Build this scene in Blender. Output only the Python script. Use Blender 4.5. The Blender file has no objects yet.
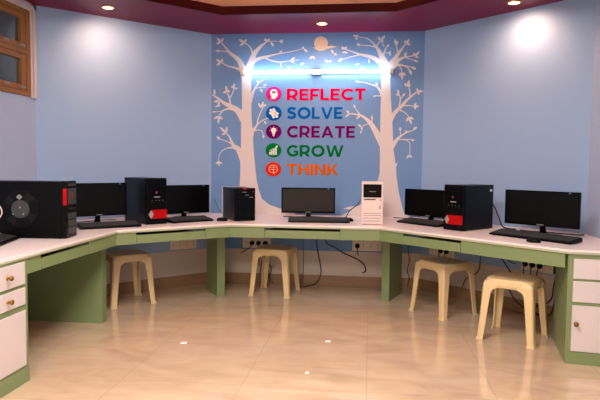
import bpy, bmesh, math, random
from mathutils import Vector, Matrix
from mathutils.geometry import tessellate_polygon

S = bpy.context.scene
COL = S.collection
random.seed(7)
R = math.radians
PI = math.pi

# ------------------------------------------------------------------ camera, world, light, exposure
CAM_H, YAW, PITCH, ROLL = 1.2874, 0.1196, 0.0626, 0.0106
cd = bpy.data.cameras.new('camera')
cd.sensor_width = 36.0
cd.lens = 582.2 / 600 * 36
cd.clip_start = 0.02
cam = bpy.data.objects.new('camera', cd)
COL.objects.link(cam)
fwd = Vector((-math.sin(YAW) * math.cos(PITCH), math.cos(YAW) * math.cos(PITCH), -math.sin(PITCH)))
rgt = Vector((math.cos(YAW), math.sin(YAW), 0))
upv = rgt.cross(fwd)
r2_, u2_ = rgt * math.cos(ROLL) + upv * math.sin(ROLL), upv * math.cos(ROLL) - rgt * math.sin(ROLL)
mw = Matrix((r2_, u2_, -fwd)).transposed().to_4x4()
mw.translation = Vector((0, 0, CAM_H))
cam.matrix_world = mw
S.camera = cam

wd = bpy.data.worlds.new('world')
S.world = wd
wd.use_nodes = True
wd.node_tree.nodes['Background'].inputs[0].default_value = (0.010, 0.013, 0.018, 1)
wd.node_tree.nodes['Background'].inputs[1].default_value = 1.0

S.view_settings.view_transform = 'Standard'
S.view_settings.look = 'None'
S.view_settings.exposure = 0.68
S.view_settings.gamma = 1.0
S.view_settings.use_curve_mapping = False

TUBE_STRENGTH = 15.0
DOWNLIGHT_W = 17.5
CEILING_W = 85.0
COVE_STRENGTH = 42.0
WARM = (1.0, 0.80, 0.62)
ROOMLIGHT = (1.0, 0.93, 0.88)

def area(name, loc, sx, sy, w, colr):
    l = bpy.data.lights.new(name, 'AREA')
    l.shape = 'RECTANGLE'
    l.size, l.size_y = sx, sy
    l.energy, l.color = w, colr
    o = bpy.data.objects.new(name, l)
    COL.objects.link(o)
    o.location = loc
    return o
area('assumed_panel_lamp', (-0.6, 2.3, 2.86), 1.1, 1.1, CEILING_W * .7, ROOMLIGHT)  # room light from an assumed ceiling panel out of view
area('assumed_panel_lamp', (-0.6, -0.7, 2.86), 1.1, 1.1, CEILING_W * 1.35, ROOMLIGHT)  # second assumed panel, unseen behind the viewer

# ------------------------------------------------------------------ materials
def lin(c):
    c /= 255.0
    return c / 12.92 if c <= 0.04045 else ((c + 0.055) / 1.055) ** 2.4
def rgb(r, g, b):
    return (lin(r), lin(g), lin(b), 1)
def mat(name, col, rough=0.5, metal=0.0, var=0.06, scale=6.0, bump=0.0, bscale=120.0, spec=0.5, coat=0.0, emit=None, es=0.0):
    m = bpy.data.materials.new(name)
    m.use_nodes = True
    nt = m.node_tree
    b = nt.nodes['Principled BSDF']
    b.inputs['Roughness'].default_value = rough
    b.inputs['Metallic'].default_value = metal
    b.inputs['Specular IOR Level'].default_value = spec
    b.inputs['Coat Weight'].default_value = coat
    tc = nt.nodes.new('ShaderNodeTexCoord')
    nz = nt.nodes.new('ShaderNodeTexNoise')
    nz.inputs['Scale'].default_value = scale
    nz.inputs['Detail'].default_value = 4
    nt.links.new(tc.outputs['Object'], nz.inputs['Vector'])
    mx = nt.nodes.new('ShaderNodeMix')
    mx.data_type = 'RGBA'
    mx.inputs[6].default_value = tuple(c * (1 - var) for c in col[:3]) + (1,)
    mx.inputs[7].default_value = tuple(min(1, c * (1 + var)) for c in col[:3]) + (1,)
    nt.links.new(nz.outputs['Fac'], mx.inputs[0])
    nt.links.new(mx.outputs[2], b.inputs['Base Color'])
    if bump:
        n2 = nt.nodes.new('ShaderNodeTexNoise')
        n2.inputs['Scale'].default_value = bscale
        nt.links.new(tc.outputs['Object'], n2.inputs['Vector'])
        bp = nt.nodes.new('ShaderNodeBump')
        bp.inputs['Strength'].default_value = bump
        bp.inputs['Distance'].default_value = 0.002
        nt.links.new(n2.outputs['Fac'], bp.inputs['Height'])
        nt.links.new(bp.outputs['Normal'], b.inputs['Normal'])
    if emit:
        b.inputs['Emission Color'].default_value = emit
        b.inputs['Emission Strength'].default_value = es
    return m

def marble_floor():
    m = mat('marble_tile', rgb(226, 196, 168), rough=0.02, spec=0.9)
    nt = m.node_tree
    b = nt.nodes['Principled BSDF']
    tc = nt.nodes.new('ShaderNodeTexCoord')
    mp = nt.nodes.new('ShaderNodeMapping')
    mp.inputs['Rotation'].default_value = (0, 0, R(-38))
    mp.inputs['Scale'].default_value = (1.0, 2.3, 1)
    nt.links.new(tc.outputs['Object'], mp.inputs[0])
    nz = nt.nodes.new('ShaderNodeTexNoise')
    nz.inputs['Scale'].default_value = 2.2
    nz.inputs['Detail'].default_value = 7
    nz.inputs['Distortion'].default_value = 1.1
    nt.links.new(mp.outputs[0], nz.inputs['Vector'])
    cr = nt.nodes.new('ShaderNodeValToRGB')
    e = cr.color_ramp.elements
    e[0].position, e[0].color = 0.30, rgb(186, 162, 136)
    e[1].position, e[1].color = 0.62, rgb(203, 181, 153)
    k = e.new(0.46); k.color = rgb(198, 173, 145)
    nt.links.new(nz.outputs['Fac'], cr.inputs[0])
    # hairline joints of the square tiles
    br = nt.nodes.new('ShaderNodeTexBrick')
    br.offset = 0.5
    br.inputs['Scale'].default_value = 1.0
    br.inputs['Brick Width'].default_value = 0.72
    br.inputs['Row Height'].default_value = 0.72
    br.inputs['Mortar Size'].default_value = 0.0022
    br.inputs['Mortar Smooth'].default_value = 0.1
    mp2 = nt.nodes.new('ShaderNodeMapping')
    mp2.inputs['Rotation'].default_value = (0, 0, R(90))
    nt.links.new(tc.outputs['Object'], mp2.inputs[0])
    nt.links.new(mp2.outputs[0], br.inputs['Vector'])
    mx = nt.nodes.new('ShaderNodeMix')
    mx.data_type = 'RGBA'
    mx.inputs[7].default_value = rgb(178, 154, 130)
    nt.links.new(br.outputs['Fac'], mx.inputs[0])
    nt.links.new(cr.outputs[0], mx.inputs[6])
    nt.links.new(mx.outputs[2], b.inputs['Base Color'])
    return m

M = {}
M['floor'] = marble_floor()
M['wall'] = mat('lavender_wall_paint', rgb(147, 176, 214), rough=0.6, var=0.02, scale=1.2, bump=0.08, bscale=90)
M['wall_side'] = mat('pale_lavender_wall_paint', rgb(165, 183, 211), rough=0.6, var=0.02, scale=1.2, bump=0.08, bscale=90)
M['wall_back'] = mat('blue_wall_paint', rgb(104, 146, 197), rough=0.55, var=0.03, scale=1.5, bump=0.06, bscale=90)
M['wall_front'] = mat('cream_wall_paint', rgb(196, 184, 172), rough=0.7, var=0.02)
M['dado'] = mat('beige_wall_tile', rgb(206, 192, 176), rough=0.35, var=0.06, scale=3)
M['skirt'] = mat('brown_skirting_tile', rgb(150, 118, 86), rough=0.3, var=0.12, scale=9)
M['maroon'] = mat('glossy_maroon_paint', rgb(112, 1, 52), rough=0.3, spec=.07, var=0.03, scale=2)
M['lip'] = mat('dark_maroon_edge_paint', rgb(48, 1, 4), rough=0.5, spec=.08, var=0.04)
M['ceiling'] = mat('ceiling_paint_warm_light', rgb(226, 178, 150), rough=0.7, var=0.03, scale=1.5)  # peach glow of the warm lamps is put into the ceiling colour
M['cream'] = mat('cream_mural_paint', rgb(218, 210, 209), rough=0.55, var=0.02, scale=3)
M['moon'] = mat('peach_mural_paint', rgb(230, 202, 174), rough=0.55, var=0.02, scale=3)
M['white_sticker'] = mat('white_sticker', rgb(238, 236, 232), rough=0.5, var=0.01)
M['green'] = mat('sage_green_laminate', rgb(120, 137, 92), rough=0.38, var=0.04, scale=5)
M['green_leg'] = M['green']
M['edge'] = mat('pale_green_edge_band', rgb(172, 175, 150), rough=0.3, var=0.03)
M['laminate'] = mat('white_worktop_laminate', rgb(232, 219, 216), rough=0.32, var=0.015, scale=4)
M['panel'] = mat('pale_pink_white_laminate', rgb(206, 197, 195), rough=0.38, var=0.015, scale=4)
M['black'] = mat('black_plastic', rgb(3, 3, 4), rough=0.36, spec=.12, var=0.1, scale=30)
M['black_gloss'] = mat('glossy_black_plastic', rgb(2, 2, 3), rough=0.2, spec=.12, var=0.05)
M['black_matt'] = mat('matt_black_plastic', rgb(4, 4, 5), rough=0.55, spec=.1, var=0.1, scale=40)
M['grey_dark'] = mat('charcoal_plastic', rgb(60, 59, 61), rough=0.4, spec=.3, var=0.08)
M['navy'] = mat('dark_navy_steel', rgb(5, 9, 18), rough=0.36, spec=.2, var=0.05)
M['screen'] = mat('dark_screen_glass', rgb(3, 3, 3), rough=0.3, spec=.15, var=0.02)
M['screen_reflect'] = mat('screen_painted_reflection', rgb(30, 27, 24), rough=0.35, spec=.25, var=0.02)  # lighter brown-grey is the room's reflection, painted into the screen colour
M['red'] = mat('red_sticker', rgb(164, 0, 6), rough=0.5, spec=.15, var=0.03)
M['silver'] = mat('silver_metal', rgb(168, 165, 160), rough=0.4, metal=0.5, var=0.04)
M['pale'] = mat('pale_grey_plastic', rgb(128, 126, 126), rough=0.4, var=0.03)
M['blue_sticker'] = mat('blue_sticker', rgb(70, 140, 205), rough=0.4, var=0.03)
M['tower_white'] = mat('off_white_case', rgb(226, 208, 202), rough=0.4, var=0.02)
M['tower_line'] = mat('grey_beige_groove', rgb(150, 132, 126), rough=0.5, var=0.03)
M['stool'] = mat('cream_beige_stool_plastic', rgb(220, 194, 144), rough=0.36, var=0.03, scale=5)
M['brass'] = mat('aged_brass', rgb(146, 104, 44), rough=0.35, metal=0.9, var=0.1, scale=40)
M['wood'] = mat('varnished_brown_wood', rgb(140, 88, 26), rough=0.35, var=0.22, scale=14)
M['plaster'] = mat('pinkish_white_plaster', rgb(202, 190, 190), rough=0.6, var=0.03)
M['socket'] = mat('beige_socket_plate', rgb(228, 214, 192), rough=0.4, var=0.02)
M['socket_hole'] = mat('dark_socket_pin_hole', rgb(52, 40, 34), rough=0.6, var=0.02)
M['ports'] = mat('dim_grey_button', rgb(72, 70, 70), rough=0.4, var=0.03)
M['logo'] = mat('dull_red_logo', rgb(120, 40, 34), rough=0.4, var=0.05)
M['fan_cover'] = mat('fan_cover_plastic', rgb(3, 3, 4), rough=0.4, spec=.15)
M['fan_blade'] = mat('fan_blade_plastic', rgb(13, 13, 13), rough=0.4, spec=.2)
M['cable'] = mat('black_cable', rgb(20, 20, 22), rough=0.5, var=0.05)
M['cable_grey'] = mat('grey_cable', rgb(96, 92, 92), rough=0.5, var=0.05)
M['cable_white'] = mat('white_cable', rgb(226, 214, 206), rough=0.45, var=0.03)
M['paper'] = mat('white_paper', rgb(244, 240, 234), rough=0.7, var=0.02)
M['tube'] = mat('glowing_tube', rgb(240, 246, 255), rough=0.4, var=0.0, emit=(0.70, 0.87, 1.0, 1), es=TUBE_STRENGTH)
M['tube_end'] = mat('white_tube_fitting', rgb(232, 224, 214), rough=0.4, var=0.02)
M['lamp'] = mat('glowing_downlight', rgb(255, 236, 200), rough=0.4, var=0.0, emit=(1.0, 0.66, 0.28, 1), es=10.0)
M['lamp_ring'] = mat('gold_downlight_ring', rgb(214, 160, 96), rough=0.3, metal=0.5, var=0.03)
M['cove'] = mat('glowing_cove_strip', rgb(255, 200, 120), rough=0.5, var=0.0, emit=(1.0, 0.62, 0.34, 1), es=COVE_STRENGTH)
M['diffuser'] = mat('assumed_lamp_diffuser', rgb(250, 244, 236), rough=0.5, var=0.0, emit=(1.0, 0.86, 0.74, 1), es=1.5)  # glowing face of the assumed, unseen ceiling panels
for nm, c in (('REFLECT', (220, 0, 62)), ('SOLVE', (0, 96, 180)), ('CREATE', (116, 0, 98)), ('GROW', (0, 112, 42)), ('THINK', (212, 98, 0)),
              ('head', (216, 30, 132)), ('puzzle', (0, 92, 172)), ('bulb', (112, 4, 100)), ('chart', (4, 122, 52)), ('brain', (218, 44, 16))):
    M[nm] = mat(nm.lower() + '_colour', rgb(*c), rough=0.9, var=0.02, spec=.0)
gl = mat('dark_window_glass', rgb(150, 165, 170), rough=0.06, var=0.02)
gl.node_tree.nodes['Principled BSDF'].inputs['Transmission Weight'].default_value = 0.85
M['glass'] = gl

# ------------------------------------------------------------------ mesh helpers
def obj(name, bm, m, parent=None, smooth=False, bevel=0.0, seg=2, mats=None):
    me = bpy.data.meshes.new(name)
    bmesh.ops.recalc_face_normals(bm, faces=bm.faces)
    bm.to_mesh(me)
    bm.free()
    for x in (mats or [m]):
        me.materials.append(x)
    if smooth:
        for p in me.polygons:
            p.use_smooth = True
    o = bpy.data.objects.new(name, me)
    COL.objects.link(o)
    if parent:
        o.parent = parent
    if bevel:
        b = o.modifiers.new('bevel', 'BEVEL')
        b.width, b.segments, b.limit_method, b.angle_limit = bevel, seg, 'ANGLE', R(40)
    return o
def thing(name, label, cat, loc=(0, 0, 0), rz=0.0, group=None):
    o = bpy.data.objects.new(name, None)
    o.empty_display_size = 0.1
    COL.objects.link(o)
    o.location, o.rotation_euler = loc, (0, 0, rz)
    return tag(o, label, cat, group)
def tag(o, label, cat, group=None, kind=None):
    o['label'], o['category'] = label, cat
    if group: o['group'] = group
    if kind: o['kind'] = kind
    return o
def struct(o):
    o['kind'] = 'structure'
    return o
def box(bm, x0, x1, y0, y1, z0, z1):
    v = [bm.verts.new(p) for p in ((x0, y0, z0), (x1, y0, z0), (x1, y1, z0), (x0, y1, z0), (x0, y0, z1), (x1, y0, z1), (x1, y1, z1), (x0, y1, z1))]
    for f in ((0, 3, 2, 1), (4, 5, 6, 7), (0, 1, 5, 4), (1, 2, 6, 5), (2, 3, 7, 6), (3, 0, 4, 7)):
        bm.faces.new([v[i] for i in f])
def prism(bm, poly, z0, z1, axis='z'):
    """extrude a (concave ok) polygon; axis z: plan polygon, axis y: polygon in XZ"""
    if axis == 'z': P = lambda p, t: (p[0], p[1], t)
    elif axis == 'y': P = lambda p, t: (p[0], t, p[1])
    else: P = lambda p, t: (t, p[0], p[1])
    a = [bm.verts.new(P(p, z0)) for p in poly]
    b = [bm.verts.new(P(p, z1)) for p in poly]
    for t in tessellate_polygon([[Vector((p[0], p[1], 0)) for p in poly]]):
        bm.faces.new([a[i] for i in t])
        bm.faces.new([b[i] for i in reversed(t)])
    n = len(poly)
    for i in range(n):
        bm.faces.new((a[i], a[(i + 1) % n], b[(i + 1) % n], b[i]))
def lathe(bm, prof, n=24, origin=(0, 0, 0), axis='z'):
    """prof: (radius, t) along the axis"""
    rings = []
    for r, t in prof:
        ring = []
        for k in range(n):
            a = 2 * PI * k / n
            c, s = r * math.cos(a), r * math.sin(a)
            p = {'z': (c, s, t), 'y': (c, t, s), 'x': (t, c, s)}[axis]
            ring.append(bm.verts.new(Vector(p) + Vector(origin)))
        rings.append(ring)
    for a, b in zip(rings, rings[1:]):
        for k in range(n):
            bm.faces.new((a[k], a[(k + 1) % n], b[(k + 1) % n], b[k]))
    bm.faces.new(rings[0])
    bm.faces.new(rings[-1])
def catmull(pts, n=6):
    pts = [Vector(p) for p in pts]
    out = []
    for i in range(len(pts) - 1):
        p0, p1, p2, p3 = pts[max(i - 1, 0)], pts[i], pts[i + 1], pts[min(i + 2, len(pts) - 1)]
        for k in range(n):
            t = k / n
            out.append(0.5 * ((2 * p1) + (p2 - p0) * t + (2 * p0 - 5 * p1 + 4 * p2 - p3) * t * t + (3 * p1 - p0 - 3 * p2 + p3) * t ** 3))
    out.append(pts[-1])
    return out
def tube(bm, pts, r, n=8, smooth=5):
    pts = catmull(pts, smooth) if smooth else [Vector(p) for p in pts]
    rings = []
    up = Vector((0.31, 0.22, 0.93))
    for i, p in enumerate(pts):
        d = (pts[min(i + 1, len(pts) - 1)] - pts[max(i - 1, 0)]).normalized()
        s = d.cross(up)
        if s.length < 1e-3: s = d.cross(Vector((1, 0, 0)))
        s.normalize()
        t = s.cross(d)
        rings.append([bm.verts.new(p + (s * math.cos(2 * PI * k / n) + t * math.sin(2 * PI * k / n)) * r) for k in range(n)])
    for a, b in zip(rings, rings[1:]):
        for k in range(n):
            bm.faces.new((a[k], a[(k + 1) % n], b[(k + 1) % n], b[k]))
    bm.faces.new(rings[0]); bm.faces.new(rings[-1])
def ribbon(bm, pts, y0, y1, n=4):
    """tapering flat stroke in the XZ plane, pts (x, z, width), between depths y0 and y1"""
    P = catmull([(p[0], p[1], p[2]) for p in pts], n) if n else [Vector(p) for p in pts]
    rows = []
    for i, p in enumerate(P):
        q = P[min(i + 1, len(P) - 1)] - P[max(i - 1, 0)]
        d = Vector((q.x, q.y)).normalized()
        nx, nz = -d.y, d.x
        h = max(p.z, 0.002) / 2
        a, b = (p.x + nx * h, p.y + nz * h), (p.x - nx * h, p.y - nz * h)
        rows.append([bm.verts.new((a[0], y0, a[1])), bm.verts.new((b[0], y0, b[1])), bm.verts.new((b[0], y1, b[1])), bm.verts.new((a[0], y1, a[1]))])
    for r0, r1 in zip(rows, rows[1:]):
        for k in range(4):
            bm.faces.new((r0[k], r0[(k + 1) % 4], r1[(k + 1) % 4], r1[k]))
    bm.faces.new(rows[0]); bm.faces.new(rows[-1])
def leaf_poly(x0, z0, x1, z1, w):
    d = Vector((x1 - x0, z1 - z0)); n = Vector((-d.y, d.x)).normalized() * w / 2
    L = []
    prof = [(0, 0), (.18, .55), (.42, 1), (.68, .8), (.88, .35), (1, 0)]
    for t, k in prof: L.append((x0 + d.x * t + n.x * k, z0 + d.y * t + n.y * k))
    for t, k in prof[-2:0:-1]: L.append((x0 + d.x * t - n.x * k, z0 + d.y * t - n.y * k))
    return L
def copy_tree(o, parent=None):
    c = o.copy()
    COL.objects.link(c)
    c.parent = parent
    for ch in list(o.children):
        copy_tree(ch, c)
    return c

# ------------------------------------------------------------------ the room
H = 2.633
YB = 6.062
XL1, XR1 = -1.684, 0.522
LW, LY = -2.921, 4.825
RW, RY = 1.721, 4.863
YF = -2.2
D7 = math.sqrt(0.5)
CEIL = 2.92
plan = [(LW, YF), (LW, LY), (XL1, YB), (XR1, YB), (RW, RY), (RW, YF)]

bm = bmesh.new(); box(bm, LW - .1, RW + .1, YF - .1, YB + .1, -.08, 0)
struct(obj('floor', bm, M['floor']))
bm = bmesh.new(); box(bm, LW - .1, RW + .1, YF - .1, YB + .1, CEIL, CEIL + .08)
struct(obj('ceiling', bm, M['ceiling']))
def wall(name, A, B, m, t=.1):
    A, B = Vector(A), Vector(B)
    d = (B - A).normalized(); n = Vector((-d.y, d.x))
    e = d * 0.04
    bm = bmesh.new()
    prism(bm, [A, B, B + n * t + e, A + n * t - e], 0, CEIL)
    return struct(obj(name, bm, m))
wall('wall_back', plan[2], plan[3], M['wall_back'])
wall('wall_back_left', plan[1], plan[2], M['wall'])
wall('wall_back_right', plan[3], plan[4], M['wall'])
wall('wall_right', plan[4], plan[5], M['wall_side'])
bm = bmesh.new(); box(bm, LW, RW, YF - .1, YF, 0, CEIL)
struct(obj('wall_front', bm, M['wall_front']))
# left wall with its window opening
WY0, WY1, WZ0, WZ1 = 3.55, 4.745, 1.836, 2.566
bm = bmesh.new()
for y0, y1, z0, z1 in ((YF, WY0, 0, CEIL), (WY1, LY, 0, CEIL), (WY0, WY1, 0, WZ0), (WY0, WY1, WZ1, CEIL)):
    box(bm, LW - .1, LW, y0, y1, z0, z1)
struct(obj('wall_left', bm, M['wall_side']))

def path_strip(bm, path, o0, o1, z0, z1):
    """band that follows a plan path between two inward offsets (towards the room = right of travel)"""
    P = [Vector(p) for p in path]
    def off(i, o):
        ns = []
        for a, b in ((i - 1, i), (i, i + 1)):
            if 0 <= a and b < len(P):
                d = (P[b] - P[a]).normalized(); ns.append(Vector((d.y, -d.x)))
        if len(ns) == 1: return P[i] + ns[0] * o
        m = (ns[0] + ns[1]).normalized()
        return P[i] + m * (o / m.dot(ns[0]))
    rows = []
    for i in range(len(P)):
        a, b = off(i, o0), off(i, o1)
        rows.append([bm.verts.new((q.x, q.y, z)) for q, z in ((a, z0), (b, z0), (b, z1), (a, z1))])
    for r0, r1 in zip(rows, rows[1:]):
        for k in range(4):
            bm.faces.new((r0[k], r0[(k + 1) % 4], r1[(k + 1) % 4], r1[k]))
    bm.faces.new(rows[0]); bm.faces.new(rows[-1])
segs = {'left': plan[0:2], 'back_left': plan[1:3], 'back': plan[2:4], 'back_right': plan[3:5], 'right': plan[4:6]}
bm = bmesh.new(); path_strip(bm, plan, 0, .006, .112, .373); o = struct(obj('trim_1', bm, M['dado']))
bm = bmesh.new(); path_strip(bm, plan, 0, .014, 0, .116); struct(obj('baseboard_back', bm, M['skirt'], bevel=.003))
# dropped maroon border of the ceiling, dark lip at its inner edge
bm = bmesh.new(); path_strip(bm, plan, 0, .765, H, H + .03); struct(obj('trim_2', bm, M['maroon']))
bm = bmesh.new(); path_strip(bm, plan, .765, .785, H, H + .075); struct(obj('trim_3', bm, M['lip']))
# window: plaster moulding, wooden frame, two awning sashes
bm = bmesh.new()
for y0, y1, z0, z1 in ((WY1 - .005, LY - .004, WZ0 - .012, H - .004), (WY0 - .08, LY - .004, WZ1 - .005, H - .004)):
    box(bm, LW, LW + .022, y0, y1, z0, z1)
    box(bm, LW + .022, LW + .036, y0 + .02, y1 - .02, z0 + .012 if z0 > 2.4 else z0, z1 - .02)
struct(obj('trim_4', bm, M['plaster'], bevel=.004))
win = struct(bpy.data.objects.new('window_1', None)); COL.objects.link(win); win.location = (LW, WY1, WZ0)
def wbox(name, y0, y1, z0, z1, x0, x1, m, parent, bev=.004):
    bm = bmesh.new(); box(bm, x0, x1, y0 - WY1, y1 - WY1, z0 - WZ0, z1 - WZ0)
    return obj(name, bm, m, parent, bevel=bev)
bm = bmesh.new()
for y0, y1, z0, z1 in ((WY0, WY1, WZ0, WZ0 + .04), (WY0, WY1, WZ1 - .04, WZ1), (WY1 - .055, WY1, WZ0 + .04, WZ1 - .04), (WY0, WY0 + .055, WZ0 + .04, WZ1 - .04), (WY0 + .055, WY1 - .055, 2.185, 2.222)):
    box(bm, -.08, .012, y0 - WY1, y1 - WY1, z0 - WZ0, z1 - WZ0)
obj('window_frame', bm, M['wood'], win, bevel=.004)
for z0, z1 in ((1.878, 2.183), (2.224, 2.524)):
    bm = bmesh.new()
    ya, yb = WY0 + .057, WY1 - .057
    for y0, y1, a, b in ((ya, yb, z0, z0 + .05), (ya, yb, z1 - .045, z1), (yb - .062, yb, z0 + .05, z1 - .045), (ya, ya + .062, z0 + .05, z1 - .045)):
        box(bm, -.05, .006, y0 - WY1, y1 - WY1, a - WZ0, b - WZ0)
    sash = obj('window_sash', bm, M['wood'], win, bevel=.005)
    wbox('window_pane', ya + .058, yb - .058, z0 + .046, z1 - .041, -.03, -.024, M['glass'], sash, 0)
    for yy in (4.41, 4.63):
        bm = bmesh.new()
        box(bm, .006, .012, yy - .035 - WY1, yy + .035 - WY1, z0 + .018 - WZ0, z0 + .036 - WZ0)
        tube(bm, [(.012, yy - WY1, z0 + .027 - WZ0), (.03, yy - WY1, z0 + .027 - WZ0), (.034, yy - .03 - WY1, z0 + .026 - WZ0), (.034, yy - .075 - WY1, z0 + .022 - WZ0)], .006)
        obj('window_handle', bm, M['silver'], sash, smooth=False)
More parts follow.
